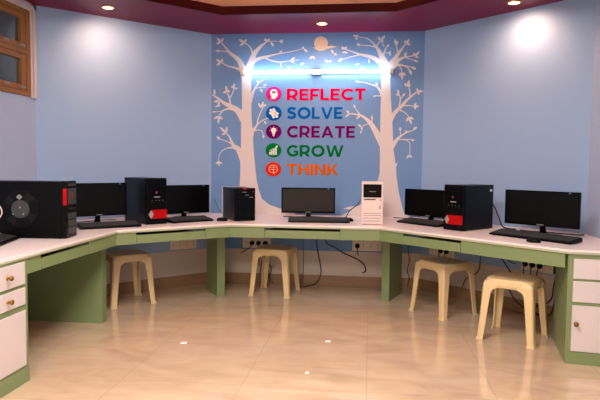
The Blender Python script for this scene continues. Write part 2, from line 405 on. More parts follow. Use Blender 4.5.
TREE_L = dict(trunk=[(-1.363, 2.26), (-1.36, 2.197), (-1.355, 2.052), (-1.354, 1.864), (-1.362, 1.76), (-1.364, 1.634), (-1.363, 1.444), (-1.37, 1.318), (-1.37, 1.159), (-1.378, 1.021), (-1.404, 0.893), (-1.469, 0.785), (-1.567, 0.724), (-0.727, 0.736), (-0.812, 0.773), (-0.94, 0.811), (-1.053, 0.848), (-1.134, 0.91), (-1.167, 0.998), (-1.192, 1.108), (-1.204, 1.193), (-1.217, 1.319), (-1.228, 1.445), (-1.24, 1.634), (-1.25, 1.76), (-1.252, 1.864), (-1.256, 2.051), (-1.259, 2.197), (-1.265, 2.28)],
 strokes=[[[-1.318, 2.197, 0.0936], [-1.345, 2.27, 0.0676], [-1.377, 2.343, 0.052], [-1.42, 2.39, 0.0416], [-1.485, 2.437, 0.027], [-1.528, 2.489, 0.0177], [-1.576, 2.542, 0.0114]], [[-1.485, 2.444, 0.0146], [-1.538, 2.454, 0.0104], [-1.603, 2.459, 0.0094]], [[-1.323, 2.218, 0.0416], [-1.366, 2.255, 0.027], [-1.431, 2.284, 0.0187], [-1.495, 2.299, 0.0135], [-1.57, 2.334, 0.0104]], [[-1.296, 2.197, 0.0936], [-1.276, 2.29, 0.0728], [-1.249, 2.362, 0.0624], [-1.223, 2.429, 0.0478], [-1.165, 2.495, 0.0312], [-1.113, 2.535, 0.0198], [-1.092, 2.55, 0.0125], [-1.039, 2.553, 0.0073], [-0.955, 2.551, 0.0062]], [[-1.239, 2.413, 0.0229], [-1.261, 2.481, 0.0166], [-1.287, 2.512, 0.0135], [-1.33, 2.54, 0.0104]], [[-1.275, 2.228, 0.052], [-1.244, 2.331, 0.0416], [-1.186, 2.372, 0.0333], [-1.112, 2.391, 0.027], [-1.006, 2.416, 0.0177], [-0.901, 2.434, 0.0125], [-0.797, 2.452, 0.0094], [-0.714, 2.474, 0.0073]], [[-1.122, 2.385, 0.0177], [-1.037, 2.352, 0.0146], [-0.953, 2.338, 0.0125], [-0.848, 2.351, 0.0083], [-0.754, 2.359, 0.0062]], [[-0.948, 2.338, 0.0094], [-0.942, 2.297, 0.0073]], [[-0.843, 2.352, 0.0083], [-0.812, 2.383, 0.0083]], [[-1.321, 1.739, 0.104], [-1.364, 1.796, 0.078], [-1.407, 1.843, 0.0624], [-1.472, 1.879, 0.0478], [-1.548, 1.917, 0.0333], [-1.613, 1.966, 0.0229], [-1.673, 2.003, 0.0125]], [[-1.478, 1.885, 0.0229], [-1.489, 1.969, 0.0177], [-1.514, 2.021, 0.0104], [-1.521, 2.053, 0.0083]], [[-1.489, 1.964, 0.0135], [-1.453, 2.026, 0.0104], [-1.441, 2.084, 0.0083]], [[-1.418, 1.841, 0.0312], [-1.494, 1.856, 0.0229], [-1.548, 1.843, 0.0177], [-1.58, 1.812, 0.0125], [-1.602, 1.78, 0.0094]], [[-1.483, 1.864, 0.0166], [-1.569, 1.833, 0.0094], [-1.656, 1.822, 0.0073]], [[-1.33, 1.318, 0.0832], [-1.368, 1.392, 0.0676], [-1.4, 1.439, 0.052], [-1.438, 1.462, 0.0416], [-1.463, 1.507, 0.027], [-1.487, 1.56, 0.0177], [-1.525, 1.607, 0.0104]], [[-1.46, 1.486, 0.0166], [-1.525, 1.517, 0.0114], [-1.59, 1.536, 0.0083]], [[-1.395, 1.428, 0.0312], [-1.46, 1.448, 0.0208], [-1.525, 1.438, 0.0125], [-1.579, 1.401, 0.0094], [-1.603, 1.347, 0.0083], [-1.606, 1.294, 0.0073]], [[-1.268, 1.927, 0.0416], [-1.247, 1.999, 0.0291], [-1.216, 2.069, 0.0177], [-1.163, 2.134, 0.0104], [-1.11, 2.162, 0.0073]], [[-1.216, 2.066, 0.0114], [-1.163, 2.078, 0.0083], [-1.099, 2.074, 0.0062]], [[-1.256, 1.571, 0.052], [-1.235, 1.629, 0.0333], [-1.192, 1.687, 0.0187], [-1.182, 1.749, 0.0125], [-1.15, 1.828, 0.0104], [-1.124, 1.885, 0.0073]], [[-1.192, 1.687, 0.0125], [-1.15, 1.725, 0.0104], [-1.091, 1.753, 0.0073]], [[-1.235, 1.624, 0.0166], [-1.176, 1.634, 0.0114], [-1.138, 1.619, 0.0094], [-1.124, 1.582, 0.0073]]],
 leaves=[[-1.582, 2.552, -1.627, 2.596, 0.026], [-1.582, 2.552, -1.554, 2.593, 0.026], [-1.582, 2.552, -1.635, 2.535, 0.026], [-1.33, 2.543, -1.391, 2.576, 0.026], [-1.33, 2.543, -1.311, 2.579, 0.026], [-1.33, 2.543, -1.382, 2.512, 0.026], [-1.587, 2.459, -1.646, 2.46, 0.0208], [-1.581, 2.339, -1.633, 2.374, 0.026], [-1.581, 2.339, -1.563, 2.38, 0.026], [-1.581, 2.339, -1.633, 2.31, 0.026], [-1.097, 2.545, -1.118, 2.587, 0.026], [-1.097, 2.545, -1.06, 2.581, 0.026], [-1.055, 2.545, -1.018, 2.498, 0.026], [-0.96, 2.551, -0.918, 2.565, 0.0208], [-0.96, 2.551, -0.92, 2.537, 0.0208], [-0.964, 2.421, -0.93, 2.461, 0.0208], [-0.714, 2.474, -0.714, 2.494, 0.027], [-0.714, 2.474, -0.661, 2.437, 0.027], [-0.838, 2.353, -0.793, 2.388, 0.0208], [-0.848, 2.35, -0.796, 2.327, 0.0166], [-0.942, 2.307, -0.947, 2.277, 0.0166], [-0.743, 2.311, -0.697, 2.326, 0.0166], [-0.879, 2.291, -0.837, 2.271, 0.0156], [-0.774, 2.27, -0.743, 2.256, 0.0125], [-1.651, 1.996, -1.651, 2.066, 0.025], [-1.602, 1.943, -1.662, 1.927, 0.027], [-1.597, 1.938, -1.613, 1.891, 0.0229], [-1.58, 1.896, -1.651, 1.875, 0.0229], [-1.519, 2.042, -1.527, 2.099, 0.026], [-1.519, 2.042, -1.559, 2.021, 0.026], [-1.519, 2.042, -1.481, 2.037, 0.026], [-1.441, 2.073, -1.441, 2.125, 0.0229], [-1.441, 2.073, -1.473, 2.091, 0.0229], [-1.441, 2.073, -1.4, 2.065, 0.0229], [-1.602, 1.78, -1.658, 1.749, 0.025], [-1.602, 1.78, -1.61, 1.696, 0.025], [-1.602, 1.78, -1.56, 1.744, 0.025], [-1.629, 1.827, -1.68, 1.822, 0.0187], [-1.525, 1.602, -1.596, 1.667, 0.027], [-1.525, 1.602, -1.515, 1.672, 0.027], [-1.525, 1.602, -1.572, 1.583, 0.027], [-1.585, 1.532, -1.629, 1.566, 0.0291], [-1.604, 1.3, -1.638, 1.275, 0.0208], [-1.604, 1.3, -1.601, 1.25, 0.0208], [-1.604, 1.3, -1.566, 1.276, 0.0208], [-1.184, 2.113, -1.19, 2.16, 0.0208], [-1.157, 2.069, -1.136, 2.025, 0.0291], [-1.131, 2.092, -1.089, 2.108, 0.0187], [-1.151, 1.864, -1.183, 1.921, 0.0239], [-1.151, 1.864, -1.122, 1.935, 0.0239], [-1.135, 1.874, -1.091, 1.906, 0.0208], [-1.118, 1.729, -1.091, 1.697, 0.0208], [-1.097, 1.75, -1.054, 1.77, 0.0166], [-1.127, 1.588, -1.119, 1.546, 0.025]])
TREE_R = dict(trunk=[(0.091, 2.267), (0.092, 2.187), (0.095, 2.045), (0.093, 1.893), (0.092, 1.659), (0.091, 1.527), (0.096, 1.342), (0.095, 1.188), (0.075, 1.116), (0.041, 1.022), (-0.019, 0.918), (-0.121, 0.853), (-0.204, 0.846), (-0.276, 0.824), (-0.182, 0.81), (-0.296, 0.751), (0.474, 0.731), (0.393, 0.765), (0.351, 0.79), (0.33, 0.857), (0.296, 0.995), (0.265, 1.18), (0.262, 1.262), (0.278, 1.31), (0.254, 1.293), (0.249, 1.344), (0.228, 1.456), (0.224, 1.558), (0.215, 1.711), (0.204, 1.843), (0.188, 2.045), (0.183, 2.186), (0.189, 2.267)],
 strokes=[[[0.151, 2.186, 0.0832], [0.119, 2.247, 0.0728], [0.078, 2.323, 0.052], [-0.004, 2.376, 0.0374], [-0.127, 2.407, 0.0239], [-0.209, 2.437, 0.0146], [-0.28, 2.46, 0.0083]], [[-0.116, 2.405, 0.0166], [-0.208, 2.386, 0.0104], [-0.299, 2.36, 0.0073]], [[0.15, 2.227, 0.0728], [0.133, 2.307, 0.0676], [0.097, 2.378, 0.052], [0.065, 2.439, 0.0374], [0.029, 2.489, 0.0218], [-0.017, 2.54, 0.0146], [-0.069, 2.571, 0.0104], [-0.15, 2.584, 0.0083]], [[0.039, 2.477, 0.0187], [-0.037, 2.494, 0.0125], [-0.128, 2.499, 0.0083]], [[0.034, 2.484, 0.0166], [0.064, 2.524, 0.0135], [0.083, 2.544, 0.0094]], [[0.089, 2.529, 0.0094], [0.12, 2.478, 0.0094]], [[0.107, 2.378, 0.0208], [0.126, 2.448, 0.0135], [0.15, 2.483, 0.0083]], [[0.126, 2.423, 0.0094], [0.166, 2.417, 0.0073]], [[0.151, 2.186, 0.0728], [0.169, 2.267, 0.0832], [0.213, 2.337, 0.052], [0.267, 2.419, 0.0291], [0.305, 2.473, 0.0187], [0.339, 2.515, 0.0104]], [[0.257, 2.406, 0.0166], [0.246, 2.466, 0.0125], [0.235, 2.511, 0.0083]], [[0.189, 2.287, 0.0624], [0.263, 2.346, 0.0354], [0.318, 2.372, 0.0198], [0.397, 2.385, 0.0114], [0.447, 2.391, 0.0083]], [[0.328, 2.371, 0.0104], [0.378, 2.355, 0.0083], [0.418, 2.339, 0.0073]], [[0.18, 2.247, 0.052], [0.239, 2.294, 0.0312], [0.299, 2.294, 0.0187], [0.355, 2.27, 0.0135], [0.391, 2.225, 0.0083]], [[0.309, 2.293, 0.0104], [0.39, 2.277, 0.0073]], [[0.274, 2.291, 0.0146], [0.295, 2.246, 0.0104], [0.301, 2.205, 0.0083]], [[0.171, 1.68, 0.0624], [0.205, 1.761, 0.0458], [0.249, 1.827, 0.0374], [0.293, 1.871, 0.0312], [0.357, 1.943, 0.025], [0.416, 1.994, 0.0187], [0.47, 2.034, 0.0104]], [[0.278, 1.863, 0.0187], [0.289, 1.959, 0.0135], [0.271, 2.009, 0.0083]], [[0.291, 1.959, 0.0104], [0.326, 1.999, 0.0083]], [[0.382, 1.959, 0.0166], [0.385, 2.024, 0.0125], [0.367, 2.084, 0.0083]], [[0.318, 1.887, 0.0146], [0.388, 1.888, 0.0104], [0.438, 1.878, 0.0073]], [[0.274, 1.848, 0.0166], [0.329, 1.822, 0.0114], [0.37, 1.782, 0.0083], [0.386, 1.752, 0.0073]], [[0.186, 1.415, 0.0624], [0.225, 1.482, 0.0416], [0.265, 1.543, 0.0312], [0.304, 1.579, 0.0208], [0.354, 1.613, 0.0156], [0.404, 1.63, 0.0114], [0.444, 1.65, 0.0083]], [[0.299, 1.576, 0.0104], [0.296, 1.64, 0.0073]], [[0.285, 1.543, 0.0146], [0.376, 1.545, 0.0104], [0.416, 1.539, 0.0073]], [[0.335, 1.543, 0.0104], [0.381, 1.523, 0.0094], [0.397, 1.478, 0.0083], [0.394, 1.396, 0.0073]], [[0.134, 1.476, 0.0832], [0.082, 1.562, 0.0676], [0.029, 1.654, 0.052], [-0.023, 1.725, 0.0374], [-0.096, 1.782, 0.025], [-0.168, 1.8, 0.0156], [-0.239, 1.802, 0.0094]], [[-0.106, 1.787, 0.0125], [-0.137, 1.822, 0.0094], [-0.166, 1.863, 0.0073]], [[0.008, 1.705, 0.0146], [0.007, 1.751, 0.0104]], [[-0.002, 1.697, 0.0135], [-0.053, 1.696, 0.0094], [-0.104, 1.664, 0.0073]], [[0.125, 1.964, 0.0416], [0.088, 2.03, 0.0291], [0.052, 2.078, 0.0208], [-0.01, 2.102, 0.0135], [-0.081, 2.122, 0.0094], [-0.153, 2.128, 0.0062]], [[0.099, 1.987, 0.0125], [0.033, 1.985, 0.0094]]],
 leaves=[[-0.28, 2.459, -0.319, 2.488, 0.0239], [-0.28, 2.459, -0.26, 2.49, 0.0239], [-0.249, 2.424, -0.303, 2.433, 0.0229], [-0.299, 2.36, -0.34, 2.359, 0.027], [-0.16, 2.583, -0.201, 2.603, 0.027], [-0.16, 2.583, -0.152, 2.61, 0.027], [-0.16, 2.583, -0.17, 2.552, 0.027], [-0.118, 2.498, -0.164, 2.512, 0.0312], [0.083, 2.544, 0.049, 2.585, 0.027], [0.083, 2.544, 0.125, 2.595, 0.027], [0.083, 2.544, 0.11, 2.532, 0.027], [0.143, 2.475, 0.167, 2.507, 0.0229], [0.161, 2.419, 0.19, 2.394, 0.0198], [0.161, 2.419, 0.186, 2.432, 0.0198], [0.235, 2.491, 0.224, 2.557, 0.0291], [0.235, 2.491, 0.252, 2.541, 0.0291], [0.335, 2.51, 0.322, 2.543, 0.027], [0.335, 2.51, 0.371, 2.556, 0.027], [0.335, 2.51, 0.383, 2.498, 0.027], [0.323, 2.375, 0.34, 2.427, 0.027], [0.427, 2.386, 0.411, 2.417, 0.025], [0.427, 2.386, 0.474, 2.432, 0.025], [0.427, 2.386, 0.463, 2.367, 0.025], [0.408, 2.343, 0.463, 2.326, 0.0229], [0.39, 2.275, 0.443, 2.252, 0.0291], [0.37, 2.255, 0.399, 2.195, 0.027], [0.301, 2.22, 0.271, 2.19, 0.027], [0.301, 2.22, 0.338, 2.189, 0.027], [0.301, 2.22, 0.302, 2.145, 0.027], [-0.034, 2.314, -0.035, 2.364, 0.0187], [-0.176, 2.302, -0.13, 2.315, 0.0187], [-0.124, 2.254, -0.086, 2.279, 0.0187], [0.364, 2.079, 0.325, 2.112, 0.027], [0.364, 2.079, 0.374, 2.147, 0.027], [0.364, 2.079, 0.387, 2.1, 0.027], [0.465, 2.032, 0.454, 2.061, 0.0239], [0.465, 2.032, 0.52, 2.033, 0.0239], [0.465, 2.032, 0.478, 1.995, 0.0239], [0.274, 1.989, 0.245, 2.006, 0.0229], [0.274, 1.989, 0.262, 2.057, 0.0229], [0.311, 1.979, 0.337, 2.014, 0.0208], [0.428, 1.879, 0.45, 1.917, 0.0218], [0.428, 1.879, 0.483, 1.879, 0.0218], [0.428, 1.879, 0.449, 1.85, 0.0218], [0.379, 1.772, 0.352, 1.723, 0.025], [0.379, 1.772, 0.411, 1.693, 0.025], [0.379, 1.772, 0.433, 1.749, 0.025], [0.424, 1.64, 0.466, 1.675, 0.027], [0.296, 1.63, 0.294, 1.67, 0.027], [0.354, 1.61, 0.356, 1.643, 0.0187], [0.401, 1.541, 0.444, 1.534, 0.0229], [0.395, 1.391, 0.36, 1.347, 0.0208], [0.395, 1.391, 0.395, 1.36, 0.0208], [0.395, 1.391, 0.42, 1.356, 0.0208], [-0.224, 1.807, -0.258, 1.841, 0.0229], [-0.224, 1.807, -0.267, 1.771, 0.0229], [-0.171, 1.863, -0.179, 1.901, 0.0218], [-0.111, 1.787, -0.159, 1.751, 0.0229], [0.01, 1.731, 0.004, 1.794, 0.0218], [-0.099, 1.669, -0.135, 1.697, 0.0208], [-0.099, 1.669, -0.093, 1.638, 0.0208], [-0.098, 1.638, -0.108, 1.599, 0.0187], [0.052, 2.078, 0.041, 2.127, 0.0208], [0.043, 1.987, 0.013, 1.977, 0.0187], [-0.122, 2.126, -0.173, 2.135, 0.0229]])
MOON = [(-0.457, 2.524), (-0.458, 2.512), (-0.461, 2.5), (-0.466, 2.489), (-0.473, 2.479), (-0.481, 2.471), (-0.492, 2.464), (-0.503, 2.459), (-0.515, 2.456), (-0.527, 2.455), (-0.539, 2.456), (-0.551, 2.46), (-0.563, 2.465), (-0.573, 2.472), (-0.582, 2.481), (-0.589, 2.491), (-0.595, 2.502), (-0.598, 2.514), (-0.599, 2.526), (-0.598, 2.538), (-0.595, 2.55), (-0.59, 2.561), (-0.583, 2.571), (-0.574, 2.579), (-0.564, 2.586), (-0.553, 2.591), (-0.541, 2.594), (-0.529, 2.595), (-0.516, 2.594), (-0.504, 2.59), (-0.493, 2.585), (-0.483, 2.578), (-0.474, 2.569), (-0.467, 2.559), (-0.461, 2.548), (-0.458, 2.536)]
BIRD = [(-0.615, 2.486), (-0.579, 2.479), (-0.548, 2.492), (-0.517, 2.481), (-0.476, 2.492), (-0.425, 2.499), (-0.358, 2.488), (-0.419, 2.477), (-0.465, 2.467), (-0.496, 2.451), (-0.542, 2.447), (-0.574, 2.459)]
LOOSE = [[-0.65, 2.368, -0.601, 2.396, 0.0229], [-0.601, 2.396, -0.598, 2.357, 0.0229], [-0.49, 2.354, -0.443, 2.333, 0.0229], [-0.443, 2.333, -0.417, 2.35, 0.0229], [-0.35, 2.339, -0.305, 2.362, 0.0229], [-0.424, 2.46, -0.393, 2.419, 0.0229], [-0.393, 2.419, -0.362, 2.403, 0.0229], [-0.316, 2.462, -0.281, 2.478, 0.0229], [-0.311, 2.428, -0.27, 2.433, 0.0229]]
WORDS = [
 ('REFLECT', -0.878, -0.062, 1.943, 2.061),
 ('SOLVE', -0.875, -0.297, 1.752, 1.872),
 ('CREATE', -0.873, -0.165, 1.557, 1.678),
 ('GROW', -0.873, -0.281, 1.359, 1.479),
 ('THINK', -0.871, -0.332, 1.167, 1.284),
]
ICONS = [
 ('head', -1.015, 2.009),
 ('puzzle', -1.014, 1.810),
 ('bulb', -1.014, 1.618),
 ('chart', -1.014, 1.422),
 ('brain', -1.014, 1.224),
]

# ------------------------------------------------------------------ wall mural (paint and lettering on the back wall)
F0 = YB + .001          # back of the flat wall pieces, just inside the paint
def flat(poly, front):
    bm = bmesh.new(); prism(bm, poly, YB - front, F0, 'y'); return bm
def mural_tree(D, label):
    t = thing('wall_tree', label, 'wall mural', (0, 0, 0), 0, 'painted trees on the blue wall')
    obj('trunk', flat(D['trunk'], .0016), M['cream'], t)
    bm = bmesh.new()
    for i, s in enumerate(D['strokes']): ribbon(bm, [(a, b, w * .85 if w < .026 else w) for a, b, w in s], YB - .0018 - .00015 * i, F0)
    obj('branches', bm, M['cream'], t)
    bm = bmesh.new()
    for i, l in enumerate(D['leaves']): prism(bm, leaf_poly(*l), YB - .0018 - .00015 * (i % 5), F0, 'y')
    obj('leaves', bm, M['cream'], t)
mural_tree(TREE_L, 'cream painted tree on the blue wall behind the small black tower, left of the words')
mural_tree(TREE_R, 'cream painted tree on the blue wall behind the white tower, right of the words')
tag(obj('wall_moon', flat(MOON, .0016), M['moon']), 'peach painted full moon high on the blue wall above the tube light', 'wall mural')
tag(obj('wall_bird', flat(BIRD, .0024), M['moon']), 'peach painted flying bird in front of the painted moon', 'wall mural')
bm = bmesh.new()
for l in LOOSE: prism(bm, leaf_poly(*l), YB - .0016, F0, 'y')
tag(obj('drifting_leaves', bm, M['moon']), 'small painted leaves drifting between the two tree crowns below the moon', 'wall mural', kind='stuff')

T = .222
def arc(cx, cz, rx, rz, a0, a1, n=20):
    return [(cx + rx * math.cos(R(a0 + (a1 - a0) * i / n)), cz + rz * math.sin(R(a0 + (a1 - a0) * i / n)), T) for i in range(n + 1)]
def rect(x0, x1, z0, z1): return ('p', [(x0, z0), (x1, z0), (x1, z1), (x0, z1)])
h = T / 2
GL = {
 'E': (.70, [rect(0, T, 0, 1), rect(0, .70, 0, T * .88), rect(0, .64, .5 - T * .43, .5 + T * .43), rect(0, .70, 1 - T * .88, 1)]),
 'F': (.68, [rect(0, T, 0, 1), rect(0, .62, .43 - T * .43, .43 + T * .43), rect(0, .68, 1 - T * .88, 1)]),
 'L': (.66, [rect(0, T, 0, 1), rect(0, .66, 0, T * .88)]),
 'T': (.80, [rect(.4 - h, .4 + h, 0, 1), rect(0, .80, 1 - T * .88, 1)]),
 'H': (.84, [rect(0, T, 0, 1), rect(.84 - T, .84, 0, 1), rect(0, .84, .5 - T * .43, .5 + T * .43)]),
 'I': (T, [rect(0, T, 0, 1)]),
 'N': (.86, [rect(0, T, 0, 1), rect(.86 - T, .86, 0, 1), ('p', [(0, 1), (T * .95, 1), (.86, 0), (.86 - T * .95, 0)])]),
 'K': (.86, [rect(0, T, 0, 1), ('p', [(.59, 1), (.84, 1), (T, .26), (T, .50)]), ('p', [(.30, .52), (.45, .68), (.88, 0), (.63, 0)])]),
 'V': (1.0, [('p', [(0, 1), (.23, 1), (.51, .27), (.78, 1), (1.0, 1), (.61, 0), (.40, 0)])]),
 'W': (1.44, [('p', [(0, 1), (.22, 1), (.43, .30), (.64, 1), (.82, 1), (1.03, .30), (1.23, 1), (1.44, 1), (1.14, 0), (.92, 0), (.72, .66), (.52, 0), (.30, 0)])]),
 'A': (1.0, [('p', [(0, 0), (.22, 0), (.5, .72), (.78, 0), (1.0, 0), (.60, 1), (.40, 1)]), rect(.2, .8, .2, .2 + T * .8)]),
 'O': (1.10, [('s', arc(.55, .5, .55 - h, .5 - h + .012, 0, 360, 40))]),
 'C': (.92, [('s', arc(.54, .5, .54 - h, .5 - h + .012, 44, 316, 32))]),
 'G': (.98, [('s', arc(.54, .5, .54 - h, .5 - h + .012, 46, 318, 32)), rect(.98 - T, .96, .13, .52), rect(.56, .96, .52 - T * .8, .52)]),
 'S': (.80, [('s', [(.71, .80, T), (.60, .87, T), (.42, .905, T), (.24, .87, T), (.15, .74, T), (.20, .61, T), (.40, .52, T), (.60, .45, T), (.68, .30, T), (.62, .16, T), (.42, .095, T), (.22, .12, T), (.08, .20, T)])]),
 'R': (.86, [rect(0, T, 0, 1), ('s', [(.1, .91, T * .9), (.42, .91, T * .9), (.60, .875, T), (.71, .76, T), (.725, .64, T), (.70, .50, T), (.59, .385, T), (.42, .34, T * .9), (.1, .34, T * .9)]), ('p', [(.36, .30), (.58, .36), (.84, 0), (.61, 0)])]),
}
for word, x0, x1, z0, z1 in WORDS:
    gap = .105
    tot = sum(GL[c][0] for c in word) + gap * (len(word) - 1)
    sx, sz = (x1 - x0) / tot, z1 - z0
    ink = {'REFLECT': 'pink red', 'SOLVE': 'bright blue', 'CREATE': 'purple', 'GROW': 'green', 'THINK': 'orange'}[word]
    t = thing('wall_lettering', 'large %s capital letters reading %s on the blue wall' % (ink, word), 'wall lettering', (x0, YB, z0), 0, 'motivational words on the blue wall')
    u = 0.0
    for c in word:
        bm = bmesh.new()
        for j, (kind, g) in enumerate(GL[c][1]):
            if kind == 'p': prism(bm, [((u + a) * sx, b * sz) for a, b in g], -.0030 - .0002 * j, .001, 'y')
            else:
                pts = [((u + a), b, w) for a, b, w in g]
                b2 = bmesh.new(); ribbon(b2, pts, -.0030 - .0002 * j, .001, 0 if len(g) > 15 else 5)
                for v in b2.verts: v.co = Vector((v.co.x * sx, v.co.y, v.co.z * sz))
                me = bpy.data.meshes.new('tmp'); b2.to_mesh(me); b2.free(); bm.from_mesh(me); bpy.data.meshes.remove(me)
        obj('letter', bm, M[word], t)
        u += GL[c][0] + gap
# round icons in front of the words
def ell(cx, cz, rx, rz, n=24, a0=0, a1=360):
    full = abs(a1 - a0) >= 360
    return [(cx + rx * math.cos(R(a0 + (a1 - a0) * i / (n if full else n - 1))), cz + rz * math.sin(R(a0 + (a1 - a0) * i / (n if full else n - 1)))) for i in range(n)]
ICL = {'head': ('round pink badge with a white head silhouette, beside the word REFLECT', 'REFLECT'), 'puzzle': ('round blue badge with a white puzzle piece, beside the word SOLVE', 0),
       'bulb': ('round purple badge with a white light bulb, beside the word CREATE', 0), 'chart': ('round green badge with a white rising bar chart, beside the word GROW', 0),
       'brain': ('round red badge with a pale brain outline, beside the word THINK', 0)}
for kind, cx, cz in ICONS:
    t = thing('wall_badge', ICL[kind][0], 'wall badge', (cx, YB, cz), 0, 'round badges on the blue wall')
    bm = bmesh.new(); prism(bm, ell(0, 0, .083, .0755, 40), -.0055, .001, 'y'); obj('badge_disc', bm, M[kind], t)
    bm = bmesh.new(); y0, y1 = -.0065, -.005
    P = lambda poly: prism(bm, poly, y0, y1, 'y')
    if kind == 'head':
        P([(-.028, -.052), (.018, -.052), (.02, -.034), (.036, -.032), (.038, -.012), (.046, -.008), (.036, .012), (.034, .03), (.02, .046), (0, .051), (-.022, .046), (-.036, .03), (-.04, .008), (-.032, -.012), (-.024, -.028)])
        obj('badge_symbol', bm, M['white_sticker'], t)
        bm = bmesh.new()
        prism(bm, ell(.0, .018, .022, .016, 18), -.0075, -.006, 'y'); obj('symbol_detail', bm, M['pale'], t)
    elif kind == 'puzzle':
        P([(-.026, -.03), (-.026, .026), (.028, .026), (.028, -.03)])
        for a, b in ((-.034, 0), (.038, -.004), (0, .038), (-.002, -.040), (-.03, .03), (.032, -.034)): P(ell(a, b, .015, .014, 14))
        obj('badge_symbol', bm, M['white_sticker'], t)
        bm = bmesh.new(); prism(bm, [(.004, -.03), (.028, -.03), (.028, .02), (.016, .012), (.004, .018)], -.0075, -.006, 'y'); obj('symbol_detail', bm, M['moon'], t)
    elif kind == 'bulb':
        P(ell(0, .014, .028, .028, 22)); P([(-.018, -.008), (.018, -.008), (.012, -.03), (-.012, -.03)]); P([(-.011, -.033), (.011, -.033), (.009, -.042), (-.009, -.042)]); P([(-.006, -.044), (.006, -.044), (.004, -.05), (-.004, -.05)])
        for a in (0, 35, 145, 180, 90):
            c, s = math.cos(R(a)), math.sin(R(a)); ribbon(bm, [(c * .036, .014 + s * .036, .004), (c * .046, .014 + s * .046, .004)], y0, y1, 0)
        obj('badge_symbol', bm, M['white_sticker'], t)
    elif kind == 'chart':
        for i, (a, hgt) in enumerate(((-.037, .022), (-.017, .038), (.004, .052), (.026, .07))): P([(a - .007, -.038), (a + .009, -.038), (a + .009, -.038 + hgt), (a - .007, -.038 + hgt)])
        ribbon(bm, [(-.045, -.044, .005), (.042, -.044, .005)], y0, y1, 0)
        ribbon(bm, [(-.04, -.006, .006), (-.01, .014, .006), (.012, .018, .006), (.036, .044, .006)], y0, y1, 0)
        P([(.044, .052), (.02, .044), (.042, .028)])
        obj('badge_symbol', bm, M['white_sticker'], t)
    else:
        for s in (-1, 1):
            ribbon(bm, [(s * .003, .042, .005), (s * .02, .042, .005), (s * .034, .03, .005), (s * .044, .012, .005), (s * .044, -.008, .005), (s * .034, -.026, .005), (s * .018, -.034, .005), (s * .003, -.03, .005)], y0, y1)
            ribbon(bm, [(s * .004, .018, .004), (s * .018, .024, .004), (s * .03, .012, .004)], y0, y1)
            ribbon(bm, [(s * .004, -.008, .004), (s * .018, .002, .004), (s * .034, -.006, .004)], y0, y1)
        ribbon(bm, [(0, .044, .005), (0, -.03, .005), (.006, -.046, .006), (.018, -.048, .005)], y0, y1)
        obj('badge_symbol', bm, M['moon'], t)

# ------------------------------------------------------------------ lamps
t = thing('tube_light', 'long glowing white tube light mounted across the mural above the words', 'tube light', (-0.573, YB, 2.222))
bm = bmesh.new(); lathe(bm, [(.0145, -.745), (.0145, .745)], 16, (0, -.070, .004), 'x'); obj('lamp_tube', bm, M['tube'], t, smooth=False)
bm = bmesh.new(); box(bm, -.77, .77, -.022, -.001, -.012, .016); obj('lamp_housing', bm, M['tube_end'], t, bevel=.003)
for s in (-1, 1):
    bm = bmesh.new(); box(bm, min(s * .745, s * .783), max(s * .745, s * .783), -.088, -.001, -.02, .026); obj('end_cap', bm, M['tube_end'], t, bevel=.004)
bm = bmesh.new(); box(bm, -.055, .055, -.05, -.001, -.022, .032); obj('mounting_bracket', bm, M['silver'], t, bevel=.003)

def downlight(x, y, label, aim):
    t = thing('downlight', label, 'ceiling light', (x, y, H), 0, 'warm downlights in the maroon border')
    bm = bmesh.new(); lathe(bm, [(.052, .004), (.058, 0), (.056, -.008), (.043, -.010), (.043, -.004)], 28); obj('trim_ring', bm, M['lamp_ring'], t)
    bm = bmesh.new(); lathe(bm, [(.042, .002), (.042, -.007), (.02, -.009)], 24); obj('lamp_disc', bm, M['lamp'], t)
    l = bpy.data.lights.new('downlight_beam', 'SPOT')
    l.energy, l.color, l.spot_size, l.spot_blend, l.shadow_soft_size = DOWNLIGHT_W, (1.0, .57, .36), R(152), 1.0, .035
    o = bpy.data.objects.new('downlight_beam', l); COL.objects.link(o)
    o.location = (x, y, H - .03)
    d = Vector((aim[0], aim[1], -1)).normalized()
    o.rotation_euler = d.to_track_quat('-Z', 'Y').to_euler()
downlight(-2.298, 4.935, 'lit warm downlight in maroon ceiling border at the left angled wall', (-.14, .57))
downlight(-0.485, 5.654, 'lit warm downlight in maroon ceiling border above the painted moon', (0, .1))
downlight(1.149, 5.059, 'lit warm downlight in maroon ceiling border at the right angled wall', (.25, .34))
bm = bmesh.new(); path_strip(bm, plan, .70, .73, H + .0305, H + .045)
tag(obj('cove_strip', bm, M['cove']), 'warm glowing cove strip behind the dark edge of the ceiling border', 'cove light')
for y in (2.3, -.7):  # panel lamps out of view, assumed from the even warm light on the floor
    t = thing('assumed_ceiling_light', 'assumed square lit panel lamp, out of view, on the ceiling %s' % ('in front of the desks' if y > 1 else 'behind the viewer'), 'ceiling light', (-.6, y, CEIL), 0, 'assumed square ceiling lamps')
    bm = bmesh.new(); box(bm, -.6, .6, -.6, .6, -.05, -.001); obj('lamp_frame', bm, M['tube_end'], t, bevel=.005)
    bm = bmesh.new(); box(bm, -.56, .56, -.56, .56, -.054, -.045); obj('diffuser', bm, M['diffuser'], t)

